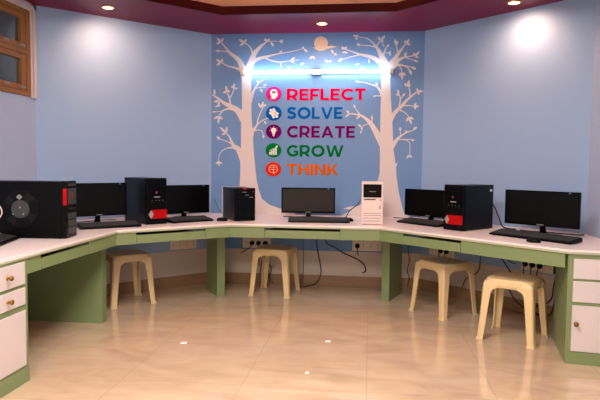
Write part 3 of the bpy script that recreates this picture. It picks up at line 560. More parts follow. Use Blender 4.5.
# ------------------------------------------------------------------ the long desk
P0, P1, P2, P3, P4, P5 = (-1.961, 2.2), (-1.961, 4.342), (-1.221, 5.02), (.083, 5.02), (1.276, 3.911), (1.716, 3.84)
front = [P0, P1, P2, P3, P4, P5]
FV = [Vector(p) for p in front]
desk = thing('computer_desk', 'long white topped green desk that follows the angled walls of the room', 'desk')
def offs(i, o):
    """front corner i moved inward (under the top) by o, mitred"""
    ns = []
    for a, b in ((i - 1, i), (i, i + 1)):
        if 0 <= a and b < 6:
            d = (FV[b] - FV[a]).normalized(); ns.append(Vector((-d.y, d.x)))
    if len(ns) == 1: return FV[i] + ns[0] * o
    m = (ns[0] + ns[1]).normalized()
    return FV[i] + m * (o / m.dot(ns[0]))
wallside = [(RW - .003, RY - .004), (XR1 - .002, YB - .006), (XL1 + .002, YB - .006), (LW + .003, LY - .004), (LW + .003, 2.2)]
bm = bmesh.new()
prism(bm, [tuple(offs(i, .005)) for i in range(6)] + wallside, .722, .75)
obj('worktop', bm, M['laminate'], desk, bevel=.003)
# rounded front edge
bm = bmesh.new()
prof = [(.0055, .7215), (.003, .7215), (.001, .724), (0, .728), (.0, .734), (.002, .7375), (.0055, .7378)]
rows = [[bm.verts.new((offs(i, o).x, offs(i, o).y, z)) for o, z in prof] for i in range(6)]
for a, b in zip(rows, rows[1:]):
    for k in range(len(prof)): bm.faces.new((a[k], a[(k + 1) % len(prof)], b[(k + 1) % len(prof)], b[k]))
bm.faces.new(rows[0]); bm.faces.new(rows[-1])
obj('front_edge', bm, M['edge'], desk)
def pt(i, t, o):
    """point on front segment i at parameter t, inward offset o"""
    if t == 0: return offs(i, o)
    if t == 1: return offs(i + 1, o)
    d = FV[i + 1] - FV[i]; n = Vector((-d.y, d.x)).normalized()
    return FV[i] + d * t + n * o
def band(i, t0, t1, o0, o1, z0, z1):
    bm = bmesh.new(); prism(bm, [tuple(pt(i, t0, o0)), tuple(pt(i, t1, o0)), tuple(pt(i, t1, o1)), tuple(pt(i, t0, o1))], z0, z1); return bm
yc = (3.138 - 2.2) / (4.342 - 2.2)
L0 = lambda t: yc + (1 - yc) * t
for i, ta, s0, s1 in ((0, L0(0), L0(.128), L0(.631)), (1, 0, .155, .762), (2, 0, .232, .744), (3, 0, .156, .498)):
    e = .0012
    obj('apron', band(i, ta, s0 - e, .014, .032, .628, .7215), M['green'], desk)
    obj('apron', band(i, s1 + e, .985 if i == 3 else 1, .014, .032, .628, .7215), M['green'], desk)
    dr = obj('keyboard_drawer', band(i, s0 + e, s1 - e, .014, .032, .630, .699), M['green'], desk)
    obj('slot_shade_tray', band(i, s0 + .01, s1 - .01, .033, .60, .668, .676), M['black_matt'], dr)  # tray coloured black to paint the shade inside the open slot
# upright panels under the top
bm = bmesh.new(); box(bm, -2.905, -2.094, 4.339, 4.418, 0, .7215); obj('leg_panel', bm, M['green'], desk, bevel=.002)
for A, B, w in (((-1.41, 5.423), (-1.60, 5.72), .078), ((.1585, 5.470), (.292, 5.85), .075)):
    A, B = Vector(A), Vector(B); d = (B - A).normalized(); n = Vector((-d.y, d.x)) * w / 2
    bm = bmesh.new(); prism(bm, [tuple(A - n), tuple(A + n), tuple(B + n), tuple(B - n)], 0, .7215); obj('leg_panel', bm, M['green'], desk, bevel=.002)

def knob(parent, x, z):
    bm = bmesh.new(); lathe(bm, [(.011, .0), (.011, -.003), (.006, -.005), (.005, -.014), (.012, -.018), (.0155, -.024), (.0135, -.031), (.006, -.034)], 18, (x, 0, z), 'y')
    return obj('knob', bm, M['brass'], parent, smooth=True)
def cabinet(label, loc, rz, w, d, fronts, knobs, plinth):
    """origin: front left floor corner; front faces local -y"""
    c = thing('drawer_cabinet', label, 'cabinet', (*loc, 0), rz, 'cabinets under the desk')
    bm = bmesh.new(); box(bm, 0, w, .004, d, 0, .7205); obj('cabinet_body', bm, M['green'], c, bevel=.002)
    bm = bmesh.new(); box(bm, 0, w, 0, .004, 0, plinth); obj('plinth', bm, M['green'], c, bevel=.001)
    for i, ((z0, z1), kx) in enumerate(zip(fronts, knobs)):
        bm = bmesh.new(); box(bm, .033, w - .033, -.004, .0035, z0, z1)
        f = obj('door' if i == 2 else 'drawer', bm, M['panel'], c, bevel=.002)
        k = knob(f, kx, (z0 + z1) / 2 if i < 2 else (.27 if z1 > .38 else .3)); k.location = (0, -.004, 0)
    return c
# left run: front in plane x = -1.961 (facing +x); local x runs +y
cabinet('green cabinet with pale drawers and brass knobs at the left end of desk', (-1.964, 2.36), R(90), .775, .90,
        [(.580, .708), (.462, .560), (.105, .428)], [.575, .575, .12], .09)
a5 = math.atan2(P5[1] - P4[1], P5[0] - P4[0])
cabinet('green cabinet with pale drawers and door at the right end of desk', (P4[0] + .008, P4[1] + .010), a5, .345, .55,
        [(.563, .693), (.411, .547), (.087, .389)], [.205, .205, .058], .08)

# ------------------------------------------------------------------ stools
def make_stool():
    t = thing('plastic_stool', '', 'stool')
    def ring(bm, hs, z, r, n=6):
        vs = []
        for cx, cy, a0 in ((1, 1, 0), (-1, 1, 90), (-1, -1, 180), (1, -1, 270)):
            for k in range(n + 1):
                a = R(a0 + 90 * k / n)
                vs.append(bm.verts.new((cx * (hs - r) + r * math.cos(a), cy * (hs - r) + r * math.sin(a), z)))
        return vs
    bm = bmesh.new()
    KZ, KX = 1.125, 1.09
    prof = [(.060, .412, .03), (.128, .4105, .05), (.140, .409, .055), (.1455, .406, .056), (.148, .400, .055), (.1495, .390, .052), (.151, .372, .048), (.153, .352, .045), (.1485, .352, .036), (.146, .372, .036), (.141, .392, .036), (.11, .400, .036), (.06, .402, .03)]
    rs = [ring(bm, a * KX * 1.055, z * KZ, r * KX) for a, z, r in prof]
    for a, b in zip(rs, rs[1:]):
        for k in range(len(a)): bm.faces.new((a[k], a[(k + 1) % len(a)], b[(k + 1) % len(a)], b[k]))
    bm.faces.new(rs[0]); bm.faces.new(rs[-1])
    obj('seat', bm, M['stool'], t, smooth=True)
    for q in range(4):
        bm = bmesh.new()
        rows = []
        # z, corner half size, flange width
        for z, c, fw in ((.392, .1475, .060), (.372, .1555, .076), (.354, .1575, .108), (.346, .1583, .088), (.336, .1592, .070), (.315, .161, .060), (.25, .167, .055), (.15, .1762, .050), (.05, .1855, .046), (.014, .189, .045), (.013, .1935, .052), (0, .195, .053)):
            c *= KX * (1 + .055 * max(0, (z - .1)) / .29); fw *= 1.08; z *= KZ
            th = .012; r = .016
            outer = [(c - fw, c), (c - r * 1.6, c)] + [(c - r + r * math.sin(R(a)), c - r + r * math.cos(R(a))) for a in (15, 45, 75)] + [(c, c - r * 1.6), (c, c - fw)]
            ci = c - th
            inner = [(ci, c - fw), (ci, ci - r), (ci - r * .3, ci - r * .3), (ci - r, ci), (c - fw, ci)]
            rows.append([bm.verts.new((x, y, z)) for x, y in outer + inner])
        n = len(rows[0])
        for a, b in zip(rows, rows[1:]):
            for k in range(n): bm.faces.new((a[k], a[(k + 1) % n], b[(k + 1) % n], b[k]))
        bm.faces.new(rows[0]); bm.faces.new(rows[-1])
        rot = Matrix.Rotation(R(90 * q), 4, 'Z')
        bmesh.ops.transform(bm, matrix=rot, verts=bm.verts)
        obj('leg', bm, M['stool'], t, smooth=False, bevel=.002, seg=2)
    return t
stool = make_stool()
SG = 'beige plastic stools under the desk'
for i, (x, y, a, lab) in enumerate(((-2.21, 5.06, 43.7, 'beige plastic stool under the left angled desk beside the wide green panel'),
                      (-.92, 5.66, -9, 'beige plastic stool standing under the middle desk below the middle screen'),
                      (.652, 5.135, -52, 'beige plastic stool under the right angled desk next to the narrow green leg panel'),
                      (1.084, 4.465, -29.5, 'nearest beige plastic stool, beside the right cabinet with a pale door'))):
    o = stool if i == 0 else copy_tree(stool)
    o.location, o.rotation_euler = (x, y, 0), (0, 0, R(a))
    o['label'], o['group'] = lab, SG

# ------------------------------------------------------------------ computers
DZ = .7502
def lbox(name, parent, m, x0, x1, y0, y1, z0, z1, bev=.0015, seg=2):
    bm = bmesh.new(); box(bm, x0, x1, y0, y1, z0, z1); return obj(name, bm, m, parent, bevel=bev, seg=seg)
def monitor(label, x, y, th, w, hgt, z0, base_w=.24, screen='screen', neck_off=0.0):
    """origin on the worktop under the front centre of the screen"""
    t = thing('computer_monitor', label, 'monitor', (x, y, DZ), R(th), 'computer monitors on the desk')
    a, b = z0 - DZ, z0 - DZ + hgt
    bm = bmesh.new(); prism(bm, [(-w / 2, a), (w / 2, a), (w / 2, b), (-w / 2, b)], .004, .024, 'y')
    prism(bm, [(-w * .36, a + .04), (w * .36, a + .04), (w * .33, b - .04), (-w * .33, b - .04)], .024, .048, 'y')
    obj('rear_housing', bm, M['black_matt'], t, bevel=.004)
    e = .013
    bm = bmesh.new()
    box(bm, -w / 2, w / 2, 0, .010, a, a + e * 1.6); box(bm, -w / 2, w / 2, 0, .010, b - e, b)
    box(bm, -w / 2, -w / 2 + e, 0, .010, a + e * 1.6, b - e); box(bm, w / 2 - e, w / 2, 0, .010, a + e * 1.6, b - e)
    bz = obj('bezel', bm, M['black_gloss'], t, bevel=.002)
    lbox('screen', t, M[screen], -w / 2 + e - .001, w / 2 - e + .001, .003, .008, a + e * 1.6 - .001, b - e + .001, 0)
    lbox('maker_mark', bz, M['pale'], -.026, .026, -.0008, .001, a + .007, a + .014, 0)
    lbox('blue_sticker', bz, M['blue_sticker'], w * .36, w * .385, -.0008, .001, b - .014, b - .004, 0)
    bm = bmesh.new()
    rows = []
    for z, hw, y0, y1 in ((.012, .026, .045, .075), (.05, .020, .04, .066), (a + .03, .023, .026, .046)):
        rows.append([bm.verts.new(p) for p in ((-hw, y0, z), (hw, y0, z), (hw, y1, z), (-hw, y1, z))])
    for p, q in zip(rows, rows[1:]):
        for k in range(4): bm.faces.new((p[k], p[(k + 1) % 4], q[(k + 1) % 4], q[k]))
    bm.faces.new(rows[0]); bm.faces.new(rows[-1])
    obj('neck', bm, M['black_gloss'], t, bevel=.004)
    bm = bmesh.new()
    rr = []
    for k, z in ((1.0, 0), (1.0, .007), (.93, .012), (.3, .015)):
        rr.append([bm.verts.new((base_w / 2 * k * math.cos(2 * PI * i / 36), .045 + .095 * k * math.sin(2 * PI * i / 36), z)) for i in range(36)])
    for p, q in zip(rr, rr[1:]):
        for k in range(36): bm.faces.new((p[k], p[(k + 1) % 36], q[(k + 1) % 36], q[k]))
    bm.faces.new(rr[0]); bm.faces.new(rr[-1])
    obj('base', bm, M['black_gloss'], t)
    return t
monitor('black monitor with a dark screen between the big fan-sided tower and navy tower', -2.276, 4.686, 45.2, .480, .280, .825, .2)
monitor('black monitor with dark screen, left angled desk, just right of the navy tower', -1.755, 5.426, 43, .493, .272, .797)
monitor('black monitor with a painted grey reflection on its screen at the middle of the long desk', -.594, 5.61, 4.1, .522, .2475, .806, .22, 'screen_reflect')
monitor('black monitor with dark screen, right of the white tower, partly hidden by black tower', .545, 5.59, -41, .545, .257, .797)
monitor('large black monitor with dark screen on the desk above the right cabinet', 1.304, 4.654, -40.5, .586, .272, .825, .34)

def keyboard(label, x, y, th, w, d=.155, lift=1.0):
    t = thing('keyboard', label, 'keyboard', (x, y, DZ), R(th), 'black keyboards on the desk')
    bm = bmesh.new(); prism(bm, [(0, .002), (0, .014), (d * .12, .019), (d, .040), (d, .008)], -w / 2, w / 2, 'x')
    obj('keyboard_case', bm, M['black'], t, bevel=.003)
    bm = bmesh.new()
    cols = 20
    for r in range(6):
        yy = d * (.14 + .135 * r) + (.006 if r == 5 else 0)
        zz = .0195 + (.0235) * (yy / d - .12)
        for c in range(cols):
            if r == 0 and 4 <= c <= 8:
                if c > 4: continue
                x1 = -w / 2 + .012 + (w - .024) * 9 / cols
            else: x1 = -w / 2 + .012 + (w - .024) * (c + 1) / cols
            if c in (14, 16) and r > 0 and c == 14: pass
            x0 = -w / 2 + .012 + (w - .024) * c / cols
            box(bm, x0 + .0015, x1 - .0015, yy, yy + d * .105, zz - .003, zz + .0055)
    obj('keycaps', bm, M['grey_dark'], t)
    bm = bmesh.new()
    for s in (-1, 1): box(bm, s * w * .4 - .012, s * w * .4 + .012, d - .02, d - .008, 0, .01)
    for s in (-1, 1): box(bm, s * w * .44 - .008, s * w * .44 + .008, .006, .016, 0, .004)
    obj('keyboard_feet', bm, M['black_matt'], t)
    return t
keyboard('black keyboard at the left picture edge, in front of the big fan-sided tower', -2.325, 3.51, 106, .46)
keyboard('black keyboard on desk between the big fan-sided tower and the navy tower', -2.06, 4.455, 41, .49, .15)
keyboard('black keyboard just right of the navy tower with red sticker, left angled desk', -1.565, 5.055, 48, .42, .16)
keyboard('black keyboard in front of the monitor at the middle of the desk', -.455, 5.245, 6, .56, .15)
keyboard('black keyboard on desk between the white tower and the black tower with red sticker', .412, 5.275, -49.5, .50, .17)
keyboard('long black keyboard at the front of the desk, nearest the right cabinet', 1.148, 4.405, -48.5, .67, .15)
def mouse(label, x, y, th):
    t = thing('computer_mouse', label, 'mouse', (x, y, DZ), R(th), 'black computer mice on the desk')
    bm = bmesh.new()
    rows = []
    for k, z in ((.9, 0), (1.0, .006), (.97, .014), (.84, .023), (.55, .030), (.2, .0325)):
        rows.append([bm.verts.new((.031 * k * math.cos(2 * PI * i / 24), .052 * k * math.sin(2 * PI * i / 24) + .008 * (1 - k), z)) for i in range(24)])
    for p, q in zip(rows, rows[1:]):
        for k in range(24): bm.faces.new((p[k], p[(k + 1) % 24], q[(k + 1) % 24], q[k]))
    bm.faces.new(rows[0]); bm.faces.new(rows[-1])
    obj('mouse_shell', bm, M['black'], t, smooth=True)
    bm = bmesh.new(); lathe(bm, [(.007, -.003), (.008, 0), (.007, .003)], 14, (0, -.022, .025), 'x'); obj('scroll_wheel', bm, M['grey_dark'], t)
mouse('black mouse on desk between a keyboard and the small black tower', -1.352, 5.235, 110)
mouse('black mouse at the right end of the middle keyboard, before the white tower', -.200, 5.480, 80)
mouse('black mouse lying in front of the long keyboard on the right desk', 1.150, 4.245, -130)

def tower_shell(t, w, d, h, front_m, side_m, mats_top=None):
    lbox('front_bezel', t, M[front_m], -w / 2, w / 2, 0, .035, .003, h, .006, 3)
    lbox('case', t, M[side_m], -w / 2 + .003, w / 2 - .003, .034, d, .004, h - .003, .003)
    for sx in (-1, 1):
        for yy in (.05, d - .05):
            bm = bmesh.new(); lathe(bm, [(.014, 0), (.015, .005)], 12, (sx * (w / 2 - .025), yy, 0)); obj('case_foot', bm, M['black_matt'], t)
TG = 'computer towers on the desk'
# big tower lying close at the left, its side panel with a fan towards us
w, d, h = .188, .56, .398
t = thing('computer_tower', 'big black tower with large fan grille on its side, far left of desk', 'computer tower', (-2.085, 3.865, DZ), R(96.4), TG)
tower_shell(t, w, d, h, 'black', 'black')
X = -w / 2 + .003
def sp(poly, x0, x1):
    bm = bmesh.new(); prism(bm, poly, x0, x1, 'x'); return bm
oc = [(.313 + .132 * math.cos(R(22.5 + 45 * k)) * (1.0), .204 + .135 * math.sin(R(22.5 + 45 * k))) for k in range(8)]
fp = obj('fan_cover', sp(oc, X - .006, X + .002), M['fan_cover'], t, bevel=.003)
bm = bmesh.new(); lathe(bm, [(.062, .0), (.062, -.003), (.05, -.005)], 28, (X - .006, .313, .204), 'x')
obj('fan_hub', bm, M['grey_dark'], fp)
for a in (90, 0, 180, 270):
    c, s = math.cos(R(a + 38)), math.sin(R(a + 38))
    n = (-s, c)
    q = [(.313 + c * .064 + n[0] * .018, .204 + s * .064 + n[1] * .018), (.313 + c * .118 + n[0] * .034, .204 + s * .118 + n[1] * .034), (.313 + c * .118 - n[0] * .034, .204 + s * .118 - n[1] * .034), (.313 + c * .064 - n[0] * .018, .204 + s * .064 - n[1] * .018)]
    obj('fan_blade', sp(q, X - .0085, X - .004), M['fan_blade'], fp)
dm = [(.318, .307), (.340, .287), (.318, .267), (.296, .287)]
obj('fan_sticker', sp(dm, X - .0096, X - .006), M['pale'], fp)
for yy, zz in ((.313, .215), (.360, .170), (.290, .170)):
    bm = bmesh.new(); lathe(bm, [(.005, 0), (.005, -.003)], 10, (X - .0108, yy, zz), 'x'); obj('screw', bm, M['silver'], fp)
lbox('red_badge', t, M['red'], -w / 2 - .001, -w / 2 + .016, -.003, .02, .232, .348, .002)
bm = bmesh.new()
for z0, z1 in ((.235, .345), (.135, .175), (.082, .128), (.03, .075)): box(bm, -.055, .085, -.003, .002, z0, z1)
obj('drive_bays', bm, M['grey_dark'], t, bevel=.002)  # lighter grey here is painted reflection on the front ribs
bm = bmesh.new()
for xx in (-.03, .0, .05): lathe(bm, [(.006, 0), (.006, -.004)], 12, (xx, 0, .205), 'y')
box(bm, -.05, .08, -.002, .002, .365, .38)
obj('front_ports', bm, M['grey_dark'], t)
obj('disc_logo', (lambda b: (lathe(b, [(.020, .0), (.020, -.003)], 20, (.02, -.0025, .29), 'y'), b)[1])(bmesh.new()), M['logo'], t)

# the matching navy towers with a red sticker
def navy_tower(label, x, y, th, w, d, h):
    t = thing('computer_tower', label, 'computer tower', (x, y, DZ), R(th), TG)
    tower_shell(t, w, d, h, 'black', 'navy')
    bm = bmesh.new(); prism(bm, [(-w * .46, .20), (w * .46, .20), (w * .46, h - .052), (-w * .46, h - .052)], -.004, .002, 'y'); obj('upper_door', bm, M['black_gloss'], t, bevel=.002)
    bm = bmesh.new(); prism(bm, [(-w * .48, .03), (w * .48, .03), (w * .48, .185), (w * .1, .195), (-w * .48, .185)], -.006, .002, 'y'); obj('lower_panel', bm, M['black'], t, bevel=.003)
    bm = bmesh.new(); box(bm, -w * .47, w * .47, -.003, .002, h - .046, h - .018); obj('drive_slot', bm, M['black_gloss'], t, bevel=.002)
    s = obj('red_sticker', (lambda b: (box(b, -.052, .094, -.0075, -.005, .052, .128), b)[1])(bmesh.new()), M['red'], t)
    bm = bmesh.new(); prism(bm, [(-.082, .089), (-.056, .126), (-.034, .089), (-.056, .052)], -.0085, -.006, 'y'); obj('sticker_diamond', bm, M['silver'], s)
    bm = bmesh.new(); lathe(bm, [(.010, 0), (.010, -.003), (.006, -.004)], 20, (-.005, -.004, .275), 'y'); obj('logo_ring', bm, M['logo'], t)
    bm = bmesh.new(); box(bm, -.028, .028, -.0055, -.003, .232, .242); obj('maker_mark', bm, M['pale'], t)
    bm = bmesh.new()
    for xx in (-.045, -.01, .022, .055): lathe(bm, [(.005, 0), (.005, -.004)], 12, (xx, -.003, .208), 'y')
    obj('front_buttons', bm, M['ports'], t)
    return t
n1 = navy_tower('dark navy tower with a red sticker, on the left angled desk between two monitors', -1.82, 4.815, 48.8, .195, .421, .40)
n2 = navy_tower('black tower with red sticker and silver diamond, on the right angled desk', .682, 4.879, -43.7, .195, .429, .377)
lbox('white_label', n2, M['paper'], .0945, .0965, .375, .405, .318, .335, 0)
# small black tower before the left tree
w, d, h = .200, .40, .306
t = thing('computer_tower', 'small plain black tower in front of the left painted tree', 'computer tower', (-1.142, 5.262, DZ), R(30.5), TG)
tower_shell(t, w, d, h, 'black', 'navy')
lbox('red_badge', t, M['red'], -.018, .016, -.003, .02, h - .014, h + .001, .001)
lbox('lower_panel', t, M['black_gloss'], -w * .45, w * .45, -.004, .002, .02, h - .108, .002)
bm = bmesh.new(); box(bm, -.09, .09, -.003, .002, h - .102, h - .062); box(bm, -.09, .09, -.003, .002, h - .058, h - .018); obj('drive_bays', bm, M['black_gloss'], t, bevel=.002)
bm = bmesh.new(); box(bm, .0, .035, -.0045, -.002, h - .068, h - .062); box(bm, .04, .075, -.0045, -.002, h - .088, h - .083); box(bm, -.03, .01, -.0045, -.002, h - .04, h - .035); obj('front_marks', bm, M['pale'], t)
bm = bmesh.new(); lathe(bm, [(.006, 0), (.006, -.004)], 12, (.074, -.002, h - .034), 'y'); obj('power_button', bm, M['red'], t)
bm = bmesh.new(); box(bm, -w / 2 - .001, w / 2 - .004, d, d + .010, .01, h - .001); obj('rear_panel', bm, M['tower_white'], t, bevel=.002)
# white tower
w, d, h = .191, .42, .378
t = thing('computer_tower', 'white tower with black drive panel in front of the right painted tree', 'computer tower', (.022, 5.205, DZ), R(.5), TG)
tower_shell(t, w, d, h, 'tower_white', 'tower_white')
lbox('black_panel', t, M['black_gloss'], -.080, .080, -.004, .002, .243, .360, .002)
lbox('maker_mark', t, M['pale'], -.03, .03, -.0055, -.003, .292, .298, 0)
lbox('drive_slot', t, M['black_matt'], -.074, .030, -.002, .002, .220, .229, .001)
for z in (.030, .055, .080, .098):
    bm = bmesh.new(); box(bm, -.078, .078, -.0012, .002, z, z + .005); obj('vent_groove', bm, M['tower_line'], t)
bm = bmesh.new(); box(bm, -.082, .082, -.0012, .002, .236, .239); obj('panel_seam', bm, M['tower_line'], t)
bm = bmesh.new(); box(bm, .068, .078, -.004, .002, .214, .226); box(bm, .064, .072, -.004, .002, .140, .172); obj('front_buttons', bm, M['grey_dark'], t, bevel=.001)
bm = bmesh.new(); box(bm, .072, .078, -.0045, .002, .19, .198); obj('indicator', bm, M['blue_sticker'], t)
bm = bmesh.new(); box(bm, -.088, .088, .004, .03, 0, .008); obj('front_foot', bm, M['black'], t)

# ------------------------------------------------------------------ sockets, plugs and cables
def wf(kind):
    if kind == 'L': return Vector((XL1, YB, 0)), Vector((D7, D7, 0)), Vector((D7, -D7, 0)), R(45)
    if kind == 'B': return Vector((0, YB, 0)), Vector((1, 0, 0)), Vector((0, -1, 0)), 0
    return Vector((XR1, YB, 0)), Vector((D7, -D7, 0)), Vector((-D7, -D7, 0)), R(-45)
def wp(kind, u, out, z):
    o, e, n, _ = wf(kind); return o + e * u + n * out + Vector((0, 0, z))
SW = .304
def socket(kind, u, label, z=.440):
    o, e, n, a = wf(kind)
    t = thing('socket_board', label, 'socket board', wp(kind, u, 0, z), a, 'socket boards on the wall under the desk')
    lbox('socket_plate', t, M['socket'], -SW / 2, SW / 2, -.014, .001, -.055, .055, .003)
    for k in range(4):
        bm = bmesh.new()
        cx = -SW / 2 + SW * (k + .5) / 4
        for dx, dz, r in ((0, .016, .0055), (-.014, -.010, .0045), (.014, -.010, .0045)): lathe(bm, [(r, -.0135), (r, -.0150)], 10, (cx, 0, dz), 'y')
        obj('socket_outlet', bm, M['socket_hole'], t)
socket('L', (-1.92 - XL1) / D7, 'beige empty socket board low on the left angled wall beside the first stool')
socket('B', -1.186, 'beige socket board with three black plugs above the middle stool')
socket('B', -.021, 'beige socket board with a single black plug, left of the right leg panel')
socket('R', (.722 - XR1) / D7, 'beige socket board with two plugs above the third stool from the left')
socket('R', (1.442 - XR1) / D7, 'beige socket board with three plugs behind the nearest stool at right')
def cord(name, label, pts, r=.0045, m='cable', plug=None, group=None, cat='cable'):
    """pts are room points; plug = (wall kind, u, z)"""
    bm = bmesh.new(); tube(bm, pts, r, 8, 6)
    o = tag(obj(name, bm, M[m], smooth=True), label, cat, group)
    if plug:
        k, u, z = plug
        _, e, n, a = wf(k)
        bm = bmesh.new(); lathe(bm, [(.017, .0), (.024, -.005), (.025, -.016), (.020, -.026), (.010, -.034)], 16, (0, 0, 0), 'y')
        mt = Matrix.Translation(wp(k, u, .0156, z)) @ Matrix.Rotation(a, 4, 'Z')
        bmesh.ops.transform(bm, matrix=mt, verts=bm.verts)
        obj('plug', bm, M['black'], o, smooth=True)
    return o
PG = 'black power cords plugged in under the desk'
U4, U5 = (.722 - XR1) / D7, (1.442 - XR1) / D7
def drop(kind, u, z, du, zend, out=.03):
    return [wp(kind, u, .044, z), wp(kind, u, .052, z - .02), wp(kind, u + du * .3, .045, z - .06), wp(kind, u + du, out, zend)]
for u, du, ze, lab in ((-1.234, -.12, .33, 'left plug of three on the board above the middle stool, cord curling left'), (-1.164, .01, .20, 'middle plug of three above the middle stool, cord hanging straight'), (-1.093, -.05, .12, 'right plug of three above the middle stool, cord falling behind it')):
    cord('power_cable', lab, drop('B', u, .44, du, ze), .004, plug=('B', u, .44), group=PG)
cord('power_cable', 'single black plug with short cord on the board left of the right leg panel', drop('B', -.12, .44, .01, .34), .0045, plug=('B', -.12, .44), group=PG)
cord('power_cable', 'left plug of two on the board above the third stool from left', drop('R', U4, .435, .0, .30), .0045, plug=('R', U4, .44), group=PG)
cord('power_cable', 'right plug of two on the board above the third stool from left', drop('R', U4 + .07, .435, .0, .28), .0045, plug=('R', U4 + .07, .44), group=PG)
for f, du, lab in ((.14, -.01, 'left plug of three behind the nearest stool by the right cabinet'), (.36, -.005, 'middle plug of three behind the nearest stool by the right cabinet'), (.58, -.04, 'right plug of three behind the nearest stool, cord slanting left')):
    u = U5 - SW / 2 + SW * f
    cord('power_cable', lab, drop('R', u, .435, du, .24), .005, plug=('R', u, .44), group=PG)
# power adaptor and its two cords beside the right cabinet
bm = bmesh.new(); u = U5 + .185; mt = Matrix.Translation(wp('R', u, .0, .425)) @ Matrix.Rotation(R(-45), 4, 'Z')
box(bm, -.028, .028, -.05, -.001, -.03, .04); bmesh.ops.transform(bm, matrix=mt, verts=bm.verts)
tag(obj('power_adaptor', bm, M['black'], bevel=.004), 'black power adaptor on the wall next to the right cabinet', 'adaptor')
cord('adaptor_cable', 'black cord looping down from the adaptor beside the right cabinet, inner loop', [wp('R', u, .04, .40), wp('R', u - .012, .06, .30), wp('R', u - .02, .07, .20), wp('R', u - .07, .07, .14), wp('R', u - .16, .06, .10), wp('R', u - .30, .05, .06)], .0055)
cord('adaptor_cable', 'black cord hanging lower from the adaptor beside the right cabinet, outer loop', [wp('R', u + .012, .04, .40), wp('R', u + .015, .06, .28), wp('R', u, .07, .15), wp('R', u - .03, .075, .06), wp('R', u - .14, .07, .035), wp('R', u - .34, .06, .10), wp('R', u - .44, .05, .22)], .0055)
CG = 'loose black cables hanging under the desk'
cord('hanging_cable', 'black cable slanting from under the right desk to the nearest stool', [wp('R', .90, .05, .63), wp('R', .95, .05, .50), wp('R', 1.02, .06, .42), wp('R', 1.11, .08, .33), wp('R', 1.15, .09, .27)], .006, group=CG)
cord('hanging_cable', 'second black cable under the right desk left of the three plugs', [wp('R', .97, .05, .63), wp('R', 1.0, .05, .52), wp('R', 1.05, .05, .45), wp('R', 1.11, .04, .43)], .005, group=CG)
cord('hanging_cable', 'thin grey cable hanging beside the middle stool on its right', [(-.70, YB - .03, .62), (-.69, YB - .03, .45), (-.68, YB - .03, .25), (-.69, YB - .03, .1), (-.71, YB - .04, .02)], .004, 'cable_grey', group=CG)
cord('hanging_cable', 'black cable hanging between middle stool and right leg panel, curling on the floor', [(-.555, YB - .04, .62), (-.545, YB - .04, .46), (-.515, YB - .04, .30), (-.495, YB - .04, .16), (-.52, YB - .05, .07), (-.57, YB - .06, .025), (-.66, YB - .09, .007), (-.74, YB - .12, .006)], .0055, group=CG)
cord('hanging_cable', 'thick black cable swooping under the middle desk toward the single plug', [(-.50, YB - .06, .60), (-.44, YB - .06, .47), (-.35, YB - .06, .42), (-.26, YB - .06, .365), (-.14, YB - .06, .315), (-.055, YB - .06, .26), (-.03, YB - .06, .19), (-.06, YB - .05, .165)], .0065, group=CG)
cord('hanging_cable', 'black cable hanging just right of the narrow right leg panel', [(.395, YB - .03, .60), (.40, YB - .03, .42), (.415, YB - .03, .30), (.395, YB - .03, .2), (.415, YB - .03, .12), (.40, YB - .03, .03)], .004, group=CG)
cord('hanging_cable', 'thin dark cable behind the third stool curling down the right wall', [wp('R', .74, .03, .62), wp('R', .74, .03, .36), wp('R', .69, .03, .27), wp('R', .60, .03, .22), wp('R', .55, .03, .12)], .0045, group=CG)
cord('hanging_cable', 'thin dark cable seen through the legs of the middle stool', [(-1.03, YB - .03, .40), (-1.06, YB - .03, .24), (-1.02, YB - .03, .18), (-1.04, YB - .03, .08), (-1.0, YB - .05, .02)], .004, group=CG)
DG = 'cables lying on the desk behind the computers'
cord('desk_cable', 'black cable from the back of white tower curving down to the desk', [(-.09, 5.66, .94), (-.12, 5.56, .90), (-.19, 5.58, .84), (-.23, 5.60, .775), (-.30, 5.64, .757), (-.42, 5.72, .756)], .0045, group=DG)
cord('desk_cable', 'dark cable lying on the desk behind the middle monitor', [(-.86, 5.78, .756), (-.74, 5.74, .757), (-.60, 5.80, .757), (-.46, 5.76, .757), (-.28, 5.70, .757)], .004, group=DG)
cord('desk_cable', 'black cable hanging behind the black tower with red sticker at its right', [(1.03, 5.19, .98), (1.07, 5.18, .93), (1.10, 5.15, .85), (1.13, 5.13, .77), (1.17, 5.08, .7565), (1.22, 5.04, .7565)], .006, group=DG)
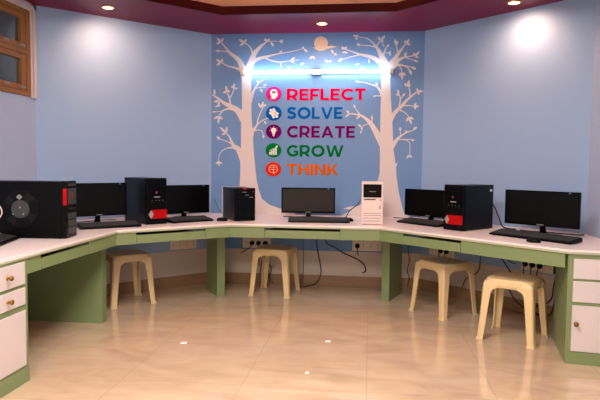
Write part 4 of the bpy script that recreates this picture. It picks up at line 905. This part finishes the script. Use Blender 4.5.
cord('desk_cable', 'thin black cable running behind the large right monitor to the wall', [(1.24, 4.98, .757), (1.32, 4.90, .756), (1.42, 4.86, .757), (1.50, 4.79, .757), (1.54, 4.72, .762), (1.60, 4.72, .757), (1.66, 4.74, .757)], .005, group=DG)
cord('desk_cable', 'thin grey cable behind the monitor beside the small black tower', [(-1.52, 5.60, .93), (-1.50, 5.61, .86), (-1.47, 5.63, .80), (-1.43, 5.66, .765), (-1.36, 5.70, .757), (-1.28, 5.76, .756)], .004, 'cable_grey', group=DG)
cord('desk_cable', 'dark cable on desk behind the monitor beside the fan-sided tower', [(-2.66, 4.62, .757), (-2.55, 4.74, .757), (-2.47, 4.86, .757), (-2.40, 5.0, .757), (-2.30, 5.06, .757)], .004, group=DG)
cord('desk_cable', 'dark cable on the desk behind the keyboard right of white tower', [(.62, 5.72, .80), (.56, 5.78, .757), (.46, 5.76, .757), (.36, 5.82, .757), (.24, 5.90, .757)], .004, group=DG)
cord('white_cable', 'white cable looping in front of the fan-sided tower at left edge', [(-2.58, 3.66, 1.02), (-2.52, 3.68, .995), (-2.495, 3.69, .95), (-2.50, 3.69, .91), (-2.53, 3.68, .885), (-2.60, 3.65, .88)], .0035, 'cable_white')
cord('white_cable', 'white cable end lying behind the keyboard at left picture edge', [(-2.62, 3.68, .80), (-2.55, 3.70, .795), (-2.515, 3.71, .777), (-2.51, 3.71, .7555)], .004, 'cable_white')
# scraps of paper on the floor
for i, (x, y, a, lab) in enumerate(((-1.299, 3.956, .3, 'tiny white paper scrap on the floor left of the middle'), (-.283, 4.15, .1, 'tiny white paper scrap on the floor near the middle, further back'), (-.365, 3.494, .8, 'tiny white paper scrap on the floor near the middle, nearest the viewer'))):
    s = (.024, .022, .014)[i]
    bm = bmesh.new(); prism(bm, [(-s, -s * .6), (s * .7, -s * .8), (s, s * .4), (s * .1, s * .8), (-s * .9, s * .5)], .0005, .003)
    o = tag(obj('paper_scrap', bm, M['paper']), lab, 'paper scrap', 'paper scraps on the floor'); o.location = (x, y, 0); o.rotation_euler = (0, 0, a)
